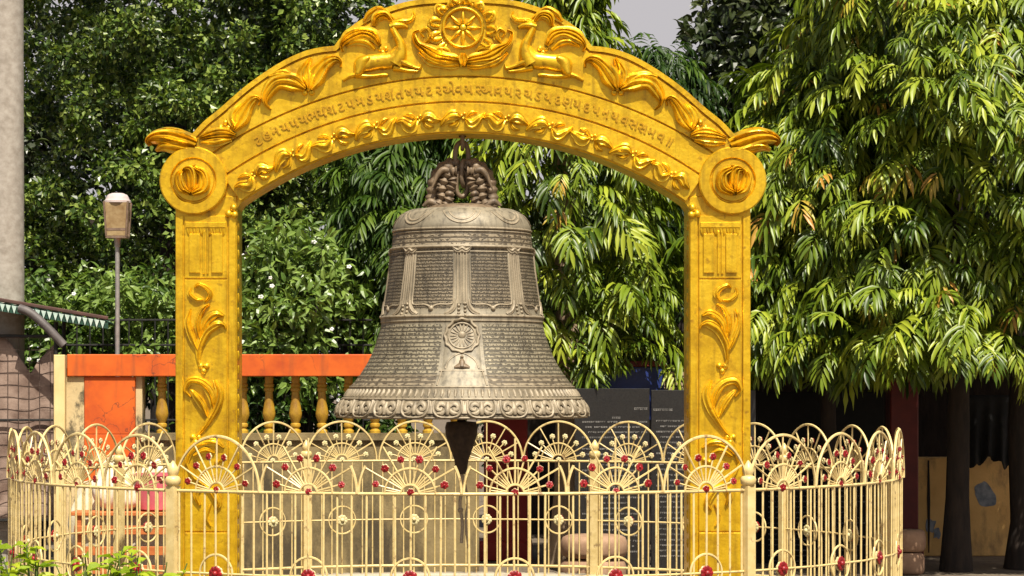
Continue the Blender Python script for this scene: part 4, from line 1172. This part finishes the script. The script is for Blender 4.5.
shy = 10.5
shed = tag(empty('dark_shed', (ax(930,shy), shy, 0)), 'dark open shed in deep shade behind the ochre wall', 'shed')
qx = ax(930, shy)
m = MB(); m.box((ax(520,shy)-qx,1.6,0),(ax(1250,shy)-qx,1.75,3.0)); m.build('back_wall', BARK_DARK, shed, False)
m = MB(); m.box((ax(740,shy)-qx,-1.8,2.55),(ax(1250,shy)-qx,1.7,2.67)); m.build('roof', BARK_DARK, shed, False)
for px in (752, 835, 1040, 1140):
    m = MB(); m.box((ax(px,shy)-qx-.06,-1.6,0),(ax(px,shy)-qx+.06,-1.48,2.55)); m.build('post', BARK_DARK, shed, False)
cl = MB(); v = []; f = []
n1, n2 = 24, 14
for j in range(n2+1):
    for i in range(n1+1):
        u, w3 = i/n1, j/n2; low = 462+5*math.sin(u*9)+3*math.sin(u*23)
        v.append((ax(967+u*44,7.75), 7.75+.06*math.sin(u*21+w3)*w3, az(395+(low-395)*w3,7.75)))
for j in range(n2):
    for i in range(n1): f.append((j*(n1+1)+i,(j+1)*(n1+1)+i,(j+1)*(n1+1)+i+1,j*(n1+1)+i+1))
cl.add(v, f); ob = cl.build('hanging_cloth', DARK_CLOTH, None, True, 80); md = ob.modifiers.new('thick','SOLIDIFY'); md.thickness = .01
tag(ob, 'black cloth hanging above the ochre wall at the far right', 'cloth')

# ------------------------------------------------------------------ foliage
def np_mesh(name, V, F, mat, parent=None, tint=None, loc=None, smooth=False):
    me = bpy.data.meshes.new(name); me.from_pydata(V.tolist() if False else V, [], F)
    me.materials.append(mat)
    if tint is not None:
        at_ = me.attributes.new('tint', 'FLOAT', 'POINT'); at_.data.foreach_set('value', np.asarray(tint, dtype=np.float32))
    if smooth: me.polygons.foreach_set('use_smooth', [True]*len(me.polygons))
    me.update(); return link(name, me, parent, loc)
def unit(a): return a/(np.linalg.norm(a, axis=-1, keepdims=True)+1e-9)
def leaves(P, D, UP, L, Wd, fold=.25):
    """folded leaf of 8 triangles-ish: returns verts, faces"""
    n = len(P); D = unit(D); S_ = unit(np.cross(D, UP)); Nn = unit(np.cross(S_, D))
    L = np.broadcast_to(L, (n,))[:,None]; Wd = np.broadcast_to(Wd, (n,))[:,None]
    c = -.12*L
    base = P; m1 = P + D*L*.38; m2 = P + D*L*.72 + Nn*c*.5; tip = P + D*L + Nn*c*1.6
    l1 = m1 + S_*Wd*.5 + Nn*Wd*fold; r1 = m1 - S_*Wd*.5 + Nn*Wd*fold
    l2 = m2 + S_*Wd*.36 + Nn*Wd*fold*.7; r2 = m2 - S_*Wd*.36 + Nn*Wd*fold*.7
    V = np.stack([base,m1,m2,tip,l1,l2,r1,r2], 1).reshape(-1,3)
    T = np.array([[0,1,4,4],[1,2,5,4],[2,3,5,5],[0,6,1,1],[1,6,7,2],[2,7,3,3]])
    o = (np.arange(n)*8)[:,None,None]
    F = (T[None]+o).reshape(-1,4)
    return V, F
def fix_faces(F):
    return [tuple(dict.fromkeys(f)) for f in F.tolist()]
def small_leaves(P, D, UP, L, Wd, fold=.2):
    n = len(P); D = unit(D); S_ = unit(np.cross(D, UP)); Nn = unit(np.cross(S_, D))
    L = np.broadcast_to(L, (n,))[:,None]; Wd = np.broadcast_to(Wd, (n,))[:,None]
    mid = P + D*L*.45
    V = np.stack([P, mid+S_*Wd*.5+Nn*Wd*fold, P+D*L, mid-S_*Wd*.5+Nn*Wd*fold], 1).reshape(-1,3)
    o = (np.arange(n)*4)[:,None]
    F = np.concatenate([np.array([[0,2,1]])+o, np.array([[0,3,2]])+o])
    return V, F
def tree(name, label, base, trunk_h, trunk_r, bark, crown_fn, group=None, cat='tree', limbs=()):
    root = tag(empty(name, base), label, cat, group)
    m = MB()
    pts = crom([(0,0,0),(.03,.02,trunk_h*.3),(-.03,0,trunk_h*.65),(0,0,trunk_h)],5)
    rs = [trunk_r*(1.35 if i == 0 else 1.12 if i == 1 else 1-.5*i/len(pts)) for i in range(len(pts))]
    m.tube(pts, rs, 12)
    for (z0, dx, dy, dz) in limbs:
        m.tube([(0,0,z0),(dx*.5,dy*.5,z0+dz*.6),(dx,dy,z0+dz)], [trunk_r*.5,trunk_r*.35,trunk_r*.12], 7)
    m.build('trunk', bark, root, True, 60)
    crown_fn(root)
    return root

def clump_crown(root, clumps, per, rad, L, Wd, mat, tint_mu=.45, out=None, name='crown', up_bias=.5, big=False, seed=0, bright=0.0):
    r = np.random.default_rng(seed)
    C = np.asarray(clumps); n = len(C)*per
    ci = np.repeat(np.arange(len(C)), per)
    d = unit(r.normal(size=(n,3))); rr = (r.random(n)**.45)[:,None]
    cr = (rad*(0.7+.6*r.random(len(C))))[ci][:,None]
    P = C[ci] + d*rr*cr*np.array([1,1,.75])
    D = unit(d*.8 + r.normal(size=(n,3))*.6 + np.array([0,0,-.25]))
    UP = unit(np.array([0,-.35,up_bias]) + r.normal(size=(n,3))*.42)
    tb = r.normal(0,.13,len(C))[ci]
    tint = np.clip(tint_mu + tb + r.normal(0,.16,n), 0, 1)
    if bright: tint = np.where(r.random(n) < bright, np.clip(.86+r.normal(0,.09,n),0,1), tint*.75)  # this share is tinted as sunlit leaves, the rest darkened as unlit
    s = (.75+.5*r.random(n))
    if big:
        V, F = leaves(P, D, UP, L*s, Wd*s); F = fix_faces(F); k = 8
    else:
        V, F = small_leaves(P, D, UP, L*s, Wd*s); k = 4
    return np_mesh(name, V, F, mat, root, np.repeat(tint, k))
def ellipsoid_clumps(n, c, R, seed, shell=.55, zmin=None):
    r = np.random.default_rng(seed); d = unit(r.normal(size=(n,3))); q = (shell+(1-shell)*r.random(n))[:,None]
    P = np.array(c) + d*q*np.array(R)
    P += r.normal(size=P.shape)*.12
    if zmin is not None: P = P[P[:,2] > zmin]
    return P

# --- ashoka sprays
def spray_template(seed, L=.36, nl=13, leafL=.205, leafW=.031):
    r = np.random.default_rng(seed)
    nseg = 12; ang = np.linspace(math.radians(25+r.uniform(-10,14)), math.radians(-58+r.uniform(-14,16)), nseg)
    ax_ = np.zeros((nseg+1,3)); 
    for i in range(nseg):
        ax_[i+1] = ax_[i] + np.array([math.cos(ang[i]), .0, math.sin(ang[i])])*L/nseg
    ts = np.linspace(.12, 1, nl)
    P = np.stack([np.interp(ts*nseg, np.arange(nseg+1), ax_[:,k]) for k in range(3)], 1)
    tg = np.stack([np.interp(np.clip(ts*nseg,0,nseg-1), np.arange(nseg), np.cos(ang)), np.zeros(nl), np.interp(np.clip(ts*nseg,0,nseg-1), np.arange(nseg), np.sin(ang))], 1)
    side = np.where(np.arange(nl)%2==0, 1, -1)[:,None]*np.array([[0,1,0]])
    fall = (1-ts**2)[:,None]
    D = unit(side*(.35+.75*fall) + tg*.85 + np.array([0,0,-.22]) + r.normal(size=(nl,3))*.14)
    UP = unit(np.array([.55,0,.75]) + side*.25 + r.normal(size=(nl,3))*.22)
    ll = leafL*(.72+.4*np.sin(PI*np.clip(ts,.1,.95)))*(.85+.3*r.random(nl))
    return P, D, UP, ll, np.full(nl, leafW)*(.85+.3*r.random(nl)), ts
TEMPL = [spray_template(s) for s in range(9)]
def long_leaves(P, D, UP, L, Wd):
    """long wavy drooping blade: 5 stations"""
    n = len(P); D = unit(D); S_ = unit(np.cross(D, UP)); Nn = unit(np.cross(S_, D))
    L = L[:,None]; Wd = Wd[:,None]
    st = np.array([.0,.25,.5,.75,1.0]); wd = np.array([.0,.85,1.0,.62,.0]); rows = []
    q = P.copy(); d = D.copy(); prev = 0
    down = np.array([0,0,-1.0])
    for i in range(5):
        if i:
            q = q + d*L*(st[i]-prev); prev = st[i]
            d = unit(d + down*.26)
        if wd[i] == 0: rows.append([q])
        else:
            wv = Nn*Wd*(.16*math.sin(i*2.4))
            rows.append([q + S_*Wd*.5*wd[i] + Nn*Wd*.20 + wv, q, q - S_*Wd*.5*wd[i] + Nn*Wd*.20 - wv])
    V = np.stack([x for row in rows for x in row], 1)   # 1+3+3+3+1 = 11
    T4 = np.array([[1,2,5,4],[2,3,6,5],[4,5,8,7],[5,6,9,8]]); T3 = np.array([[0,2,1],[0,3,2],[7,8,10],[8,9,10]])
    o = (np.arange(n)*11)[:,None,None]
    F = [tuple(f) for f in (T4[None]+o).reshape(-1,4).tolist()] + [tuple(f) for f in (T3[None]+o).reshape(-1,3).tolist()]
    return V.reshape(-1,3), F
def spray_crown(root, bases, outs, scales, mat, tint_mu=.5, seed=0, bronze=.05, name='crown'):
    r = np.random.default_rng(seed); AP, AD, AU, AL, AW, AT = [], [], [], [], [], []
    twigs = MB()
    for b, o, s in zip(bases, outs, scales):
        P, D, UP, ll, ww, ts = TEMPL[r.integers(len(TEMPL))]
        o = np.array([o[0],o[1],0]); o = o/(np.linalg.norm(o)+1e-9); y = np.array([-o[1],o[0],0]); z = np.array([0,0,1.0])
        tilt = r.normal(0,.30); ca, sa = math.cos(tilt), math.sin(tilt)
        R = np.stack([o, y*ca+z*sa, z*ca-y*sa], 1)
        pb = r.normal(-.18,.34); R = R @ np.array([[math.cos(pb),0,-math.sin(pb)],[0,1,0],[math.sin(pb),0,math.cos(pb)]]); s = s*(.8+.5*r.random())
        AP.append(np.asarray(b)+ (P@R.T)*s); AD.append(D@R.T); AU.append(UP@R.T); AL.append(ll*s); AW.append(ww*s)
        t = np.clip(tint_mu + r.normal(0,.16) + r.normal(0,.11,len(ts)), 0, .86)
        if r.random() < bronze: t = np.where(ts > .55, .88+.12*r.random(len(ts)), t)
        AT.append(t)
    V, F = long_leaves(np.concatenate(AP), np.concatenate(AD), np.concatenate(AU), np.concatenate(AL), np.concatenate(AW))
    return np_mesh(name, V, F, mat, root, np.repeat(np.concatenate(AT), 11), smooth=True)
def ashoka_points(n, c, rx, ry, z0, z1, seed, shape=lambda h: 1.0, shell=.5):
    r = np.random.default_rng(seed); h = r.random(n); a = r.uniform(0, 2*PI, n)
    a = np.where(r.random(n) < .35, r.normal(-PI/2, .7, n), a)
    lump = 1 + .16*np.sin(3*a+seed+9*h) + .10*np.sin(7*a+17*h)
    q = (shell + (1-shell)*r.random(n)**.6) * np.array([shape(x) for x in h]) * lump
    P = np.stack([c[0]+q*rx*np.cos(a), c[1]+q*ry*np.sin(a), z0+(z1-z0)*h], 1)
    O = np.stack([np.cos(a)+r.normal(0,.35,n), np.sin(a)+r.normal(0,.35,n)], 1)
    return P, O, .75+.55*r.random(n)

# right drooping tree: a broad mass made of two trees
def crown_right(root):
    P, O, s = ashoka_points(2500, (0,0), 2.1, 1.9, az(358,4.6), 8.0, 21, lambda h: 1.0 if h < .42 else max(.3, 1-(h-.42)*1.05))
    spray_crown(root, P, O, s*1.05, LEAF_ASHOKA, .61, 3, .045)
tree('ashoka_tree', 'broad drooping ashoka tree with bronze tipped young leaves at the right edge', (ax(956,5.9), 5.9, 0), 6.5, .13, BARK_DARK, crown_right, 'ashoka trees', limbs=[(2.3,1.0,-.6,.6),(2.6,-1.0,-.5,.6),(3.2,.6,.7,.7)])
def crown_right2(root):
    P, O, s = ashoka_points(1250, (0,0), 1.1, 1.2, az(362,5.4), az(70,5.4), 33, lambda h: .88 if h < .6 else .88-(h-.6)*1.3)
    spray_crown(root, P, O, s, LEAF_ASHOKA, .57, 5, .03)
tree('ashoka_tree', 'shorter drooping ashoka tree just right of the gate', (ax(826,6.2), 6.2, 0), 4.6, .10, BARK_DARK, crown_right2, 'ashoka trees', limbs=[(2.3,.4,-.5,.4),(2.6,-.4,-.4,.5)])
def crown_mid(root):
    P, O, s = ashoka_points(1500, (0,0), .98, 1.0, az(372,6.2), 7.6, 41, lambda h: 1.12 if h < .40 else max(.08, 1.12-(h-.40)*3.4))
    spray_crown(root, P, O, s, LEAF_ASHOKA, .57, 7, .008)
tree('ashoka_tree', 'tall drooping ashoka tree with pale trunk right behind the bell', (ax(566,6.6), 6.6, 0), 6.8, .16, BARK_PALE, crown_mid, 'ashoka trees', limbs=[(2.2,.5,-.4,.4),(2.4,-.5,-.4,.5)])
def crown_mid2(root):
    P, O, s = ashoka_points(700, (0,0), .62, .7, az(335,7.0), az(60,7.0), 47, lambda h: 1.0 if h < .5 else max(.3, 1-(h-.5)*1.2))
    spray_crown(root, P, O, s*.95, LEAF_ASHOKA_DARK, .55, 8, .0)
tree('ashoka_tree', 'slender drooping ashoka tree behind the left flank of the bell', (ax(402,7.4), 7.4, 0), 4.8, .09, BARK_DARK, crown_mid2, 'ashoka trees')
def crown_gap(root):
    P, O, s = ashoka_points(600, (0,0), .95, .9, az(300,10), az(46,10), 53, lambda h: 1.0 if h < .5 else max(.22, 1-(h-.5)*1.6))
    spray_crown(root, P, O, s*1.0, LEAF_ASHOKA_DARK, .35, 9, .02)
tree('ashoka_tree', 'dark feathery ashoka top rising above the right shoulder of the arch', (ax(655,10.2), 10.2, 0), 5.6, .10, BARK_DARK, crown_gap, 'ashoka trees')

# left ficus: big dense tree
def crown_ficus(root):
    r = np.random.default_rng(5)
    C = np.concatenate([ellipsoid_clumps(430, (0,0,5.1), (2.75,1.9,3.2), 61, .70), ellipsoid_clumps(150, (0,.2,5.0), (2.0,1.2,2.4), 62, .3)])
    C = C[C[:,2] > 1.6]
    clump_crown(root, C, 110, .22, .082, .055, LEAF_FICUS, .58, seed=63, bright=.40)
tree('ficus_tree', 'large dense small leaved tree filling the upper left behind the gate', (ax(175,9.2), 9.2, 0), 5.0, .24, BARK_DARK, crown_ficus, None, limbs=[(2.2,1.2,-.5,1.6),(2.4,-1.3,-.3,1.8),(2.9,.5,.8,1.9)])
def crown_ficus2(root):
    C = ellipsoid_clumps(300, (0,0,5.0), (1.75,1.5,3.4), 65, .6); C = C[C[:,2] > 1.6]
    clump_crown(root, C, 100, .22, .082, .055, LEAF_FICUS, .48, seed=66, bright=.38)
tree('ficus_tree', 'dense small leaved tree between the large ficus and the bell', (ax(352,10.6), 10.6, 0), 5.2, .2, BARK_DARK, crown_ficus2, None, limbs=[(2.2,.8,-.5,1.5),(2.5,-.8,-.3,1.6)])
def crown_broad(root):
    C = np.concatenate([ellipsoid_clumps(270, (0,0,6.0), (1.75,1.4,2.3), 71, .55), ellipsoid_clumps(80, (1.5,.3,6.3), (1.2,1.0,1.9), 72, .55)])
    clump_crown(root, C, 52, .34, .17, .085, LEAF_BROAD, .42, seed=73, big=True)
tree('broadleaf_tree', 'dark glossy broad leaved tree above the right volute of the gate', (ax(828,12.5), 12.5, 0), 6.0, .2, BARK_DARK, crown_broad, None, limbs=[(3.5,.9,-.5,1.6),(3.8,-.9,-.3,1.6)])
def crown_far(root):
    C = np.concatenate([ellipsoid_clumps(260, (0,0,2.7), (2.3,1.2,2.5), 81, .4)]); C = C[C[:,2] > .3]
    clump_crown(root, C, 60, .36, .14, .075, LEAF_BROAD, .30, seed=82, big=True)
tree('broadleaf_tree', 'dim broad leaved tree in the gap between the bell and the right gate post', (ax(630,13.2), 13.2, 0), 3.6, .16, BARK_DARK, crown_far, None)
def crown_far2(root):
    C = ellipsoid_clumps(520, (0,0,4.6), (4.2,1.3,4.4), 85, .35); C = C[C[:,2] > .3]
    clump_crown(root, C, 60, .42, .16, .085, LEAF_BROAD, .28, seed=86, big=True)
tree('broadleaf_tree', 'dark leafy tree far behind the large ficus at the left', (ax(160,14.5), 14.5, 0), 5.0, .2, BARK_DARK, crown_far2, None)
def crown_far3(root):
    C = ellipsoid_clumps(620, (0,0,4.8), (3.2,1.4,4.4), 87, .3); C = C[C[:,2] > .3]
    clump_crown(root, C, 60, .42, .16, .085, LEAF_BROAD, .28, seed=88, big=True)
tree('broadleaf_tree', 'dark leafy tree far behind the broad ashoka at the right', (ax(990,14.0), 14.0, 0), 5.5, .2, BARK_DARK, crown_far3, None)
# trunks in the shade at the right
def bare(px, Y, r_, label, h=3.6):
    root = tag(empty('tree_trunk', (ax(px,Y), Y, 0)), label, 'trunk'); m = MB()
    m.tube([(0,0,0),(.02,0,.5),(-.02,0,1.5),(.02,0,2.4),(0,0,h)], [r_*1.5,r_*1.08,r_,r_*.95,r_*.8], 12); m.build('trunk', BARK_DARK, root, True, 60)
bare(1022, 6.2, .13, 'dark shaded tree trunk at the right edge of the picture')

# shrubs behind the balustrade
def shrub(label, px, Y, R, zc, n, per, L, W_, mat, mu, seed, flowers=0, name='glossy_shrub'):
    root = tag(empty(name, (ax(px,Y), Y, 0)), label, 'shrub'); r = np.random.default_rng(seed)
    C = ellipsoid_clumps(n, (0,0,zc), R, seed, .5); C = C[C[:,2] > .2]
    m = MB()
    for c in C[::max(1, len(C)//14)]:
        m.tube([(0,0,0),(c[0]*.4,c[1]*.4,c[2]*.5),tuple(c)], [.03,.018,.006], 5)
    m.build('stem', BARK_DARK, root)
    clump_crown(root, C, per, .2, L, W_, mat, mu, seed=seed+1, big=True, name='foliage')
    if flowers:  # flowers counts added white dots that stand in for glints on shiny leaves
        m = MB()
        for k in range(flowers):
            d = unit(r.normal(size=3)); d[1] = -abs(d[1]); p = np.array([0,0,zc]) + d*np.array(R)*1.08 
            for j in range(5):
                a = 2*PI*j/5; m.ball((p[0]+.016*math.cos(a)*(1+.4*math.sin(3*k)), p[1]-.01+.01*math.sin(a), p[2]+.014*math.sin(a)), .013, 6, 4, s=(1,.5,.8))
            if r.random() < .6:
                q = p + r.normal(size=3)*.05
                for j in range(5):
                    a = 2*PI*j/5; m.ball((q[0]+.015*math.cos(a), q[1]-.01, q[2]+.012*math.sin(a)), .011, 6, 4, s=(1,.5,.8))
        tag(m.build('glints', GLINT, root, True, 80), kind='stuff')
    return root
shrub('glossy shrub with painted white glints right of the left gate post', 300, 6.5, (.68,.55,.95), 2.70, 130, 34, .13, .05, LEAF_SHRUB, .80, 101, 9)
shrub('leafy shrub with painted white glints behind the lamp post', 120, 7.0, (.75,.5,.62), 2.55, 90, 34, .12, .05, LEAF_SHRUB, .78, 111, 5)
shrub('low dark shrub behind the yellow balusters', 300, 6.6, (1.3,.45,.85), 1.35, 120, 34, .12, .05, LEAF_SHRUB, .25, 121, 0, 'leafy_shrub')
shrub('green shrub behind the stall at the left edge', 40, 7.2, (.6,.5,.6), 2.5, 60, 32, .12, .05, LEAF_SHRUB, .6, 131, 6)
# bright young plants in front of the fence
def plant(label, px, py_top, Y, seed, n):
    root = tag(empty('garden_plant', (ax(px,Y), Y, 0)), label, 'plant', 'young plants in front of the fence'); r = np.random.default_rng(seed)
    zt_ = az(py_top, Y); m = MB(); P, D = [], []
    for k in range(n):
        a = r.uniform(0,2*PI); sp = r.uniform(.05,.24); h = zt_*(.80+.2*r.random())
        e = np.array([sp*math.cos(a), sp*math.sin(a), h]); m.tube([(0,0,0),(e[0]*.4,e[1]*.4,h*.55),tuple(e)], [.010,.007,.004], 5)
        for j in range(9):
            t = .55+.45*r.random(); b = r.uniform(0,2*PI)
            P.append(e*np.array([t,t,t])); D.append([math.cos(b), math.sin(b), r.uniform(-.1,.6)])
    m.build('stem', simple('green_stem',(.06,.10,.02),(.1,.15,.03),10,.6), root)
    P, D = np.array(P), np.array(D); nn_ = len(P)
    V, F = leaves(P, D, unit(np.array([0,-.2,1.0])+r.normal(size=(nn_,3))*.25), .13*(.7+.6*r.random(nn_)), .065*(.8+.4*r.random(nn_)))
    np_mesh('foliage', V, fix_faces(F), LEAF_LIME, root, np.repeat(np.clip(.5+r.normal(0,.2,nn_),0,1),8))
plant('bright lime plant in front of the fence left of centre of the left section', 93, 549, -3.6, 201, 10)
plant('bright lime plant in front of the fence beside the left fence post', 128, 552, -3.7, 202, 9)
plant('small lime plant in front of the fence nearest the left gate post', 152, 561, -3.9, 203, 6)
plant('sparse darker plant in front of the fence at its left end', 33, 545, -3.2, 204, 6)
plant('lime sprig at the very left edge in front of the fence', 3, 540, -3.0, 205, 4)

# grey palm trunk at the left
pyY = 6.0
palm = tag(empty('palm_tree', (ax(6,pyY), pyY, 0)), 'thick smooth grey palm trunk at the far left behind the stall', 'tree')
m = MB(); prof = []
rp_ = 17.0*(CAM_D+pyY)/FOC
for i in range(80):
    z = i*.14; prof.append((rp_*(1.12-.10*min(1,z/6))*(1+.003*math.sin(i*2.1)), z))
m.lathe(prof, 28); m.build('trunk', BARK_PALM, palm, True, 60)
r = np.random.default_rng(77); P, D = [], []
for k in range(14):
    a = 2*PI*k/14
    for t in np.linspace(.1,1,34):
        b = np.array([2.2*t*math.cos(a), 2.2*t*math.sin(a), 11.15+1.2*t-2.0*t*t])
        for s_ in (-1,1): P.append(b); D.append([-math.sin(a)*s_+.5*math.cos(a), math.cos(a)*s_+.5*math.sin(a), -.5])
P, D = np.array(P), np.array(D)
V, F = leaves(P, D, np.tile([0,0,1.0],(len(P),1)), np.full(len(P),.5), np.full(len(P),.045))
np_mesh('crown', V, fix_faces(F), LEAF_SHRUB, palm, np.full(len(P)*8,.4))

# ------------------------------------------------------------------ light, sky, camera
SUN_EL, SUN_AZ = math.radians(58), math.radians(14)     # azimuth to the right of straight behind the camera
d = Vector((math.sin(SUN_AZ)*math.cos(SUN_EL), -math.cos(SUN_AZ)*math.cos(SUN_EL), math.sin(SUN_EL)))
sl = bpy.data.lights.new('sun', 'SUN'); sl.energy = 5.0; sl.angle = math.radians(.5); sl.color = (1.0,.93,.80)
so = bpy.data.objects.new('sun', sl); COL.objects.link(so); so.location = d*30; so.rotation_euler = d.to_track_quat('Z','Y').to_euler()
w = bpy.data.worlds.new('World'); scene.world = w; w.use_nodes = True
nt = w.node_tree; bg = nt.nodes['Background']; bg.inputs['Strength'].default_value = .05
sk = nt.nodes.new('ShaderNodeTexSky'); sk.sky_type = 'NISHITA'; sk.sun_disc = False
sk.sun_elevation = SUN_EL; sk.sun_rotation = math.atan2(d.x, d.y); sk.dust_density = 6.0; sk.air_density = 1.0; sk.ozone_density = 1.0
tcw = nt.nodes.new('ShaderNodeTexCoord'); sxz = nt.nodes.new('ShaderNodeSeparateXYZ'); nt.links.new(tcw.outputs['Generated'], sxz.inputs[0])
mr = nt.nodes.new('ShaderNodeMapRange'); mr.interpolation_type = 'SMOOTHSTEP'
for k_, v_ in (('From Min', .165), ('From Max', .24), ('To Min', .95), ('To Max', 0.0)): mr.inputs[k_].default_value = v_
nt.links.new(sxz.outputs[2], mr.inputs['Value'])
hz = nt.nodes.new('ShaderNodeMixRGB'); hz.inputs['Color2'].default_value = (7.9, 7.5, 7.7, 1)
nt.links.new(mr.outputs[0], hz.inputs['Fac']); nt.links.new(sk.outputs[0], hz.inputs['Color1']); nt.links.new(hz.outputs[0], bg.inputs['Color'])
cam = bpy.data.cameras.new('camera'); co = bpy.data.objects.new('camera', cam); COL.objects.link(co)
co.location = (0, -CAM_D, CAM_H); co.rotation_euler = (PI/2, 0, 0)
cam.sensor_width = 36; cam.lens = FOC/1024*36; cam.shift_x = (512-CXP)/1024; cam.shift_y = (HYP-288)/1024
cam.clip_end = 2000; cam.clip_start = .1
scene.camera = co
vs = scene.view_settings; vs.view_transform = 'Standard'; vs.look = 'None'; vs.gamma = 1; vs.exposure = 0.55; vs.use_curve_mapping = False
scene.render.engine = 'CYCLES'
scene.cycles.use_denoising = True
scene.cycles.max_bounces = 6
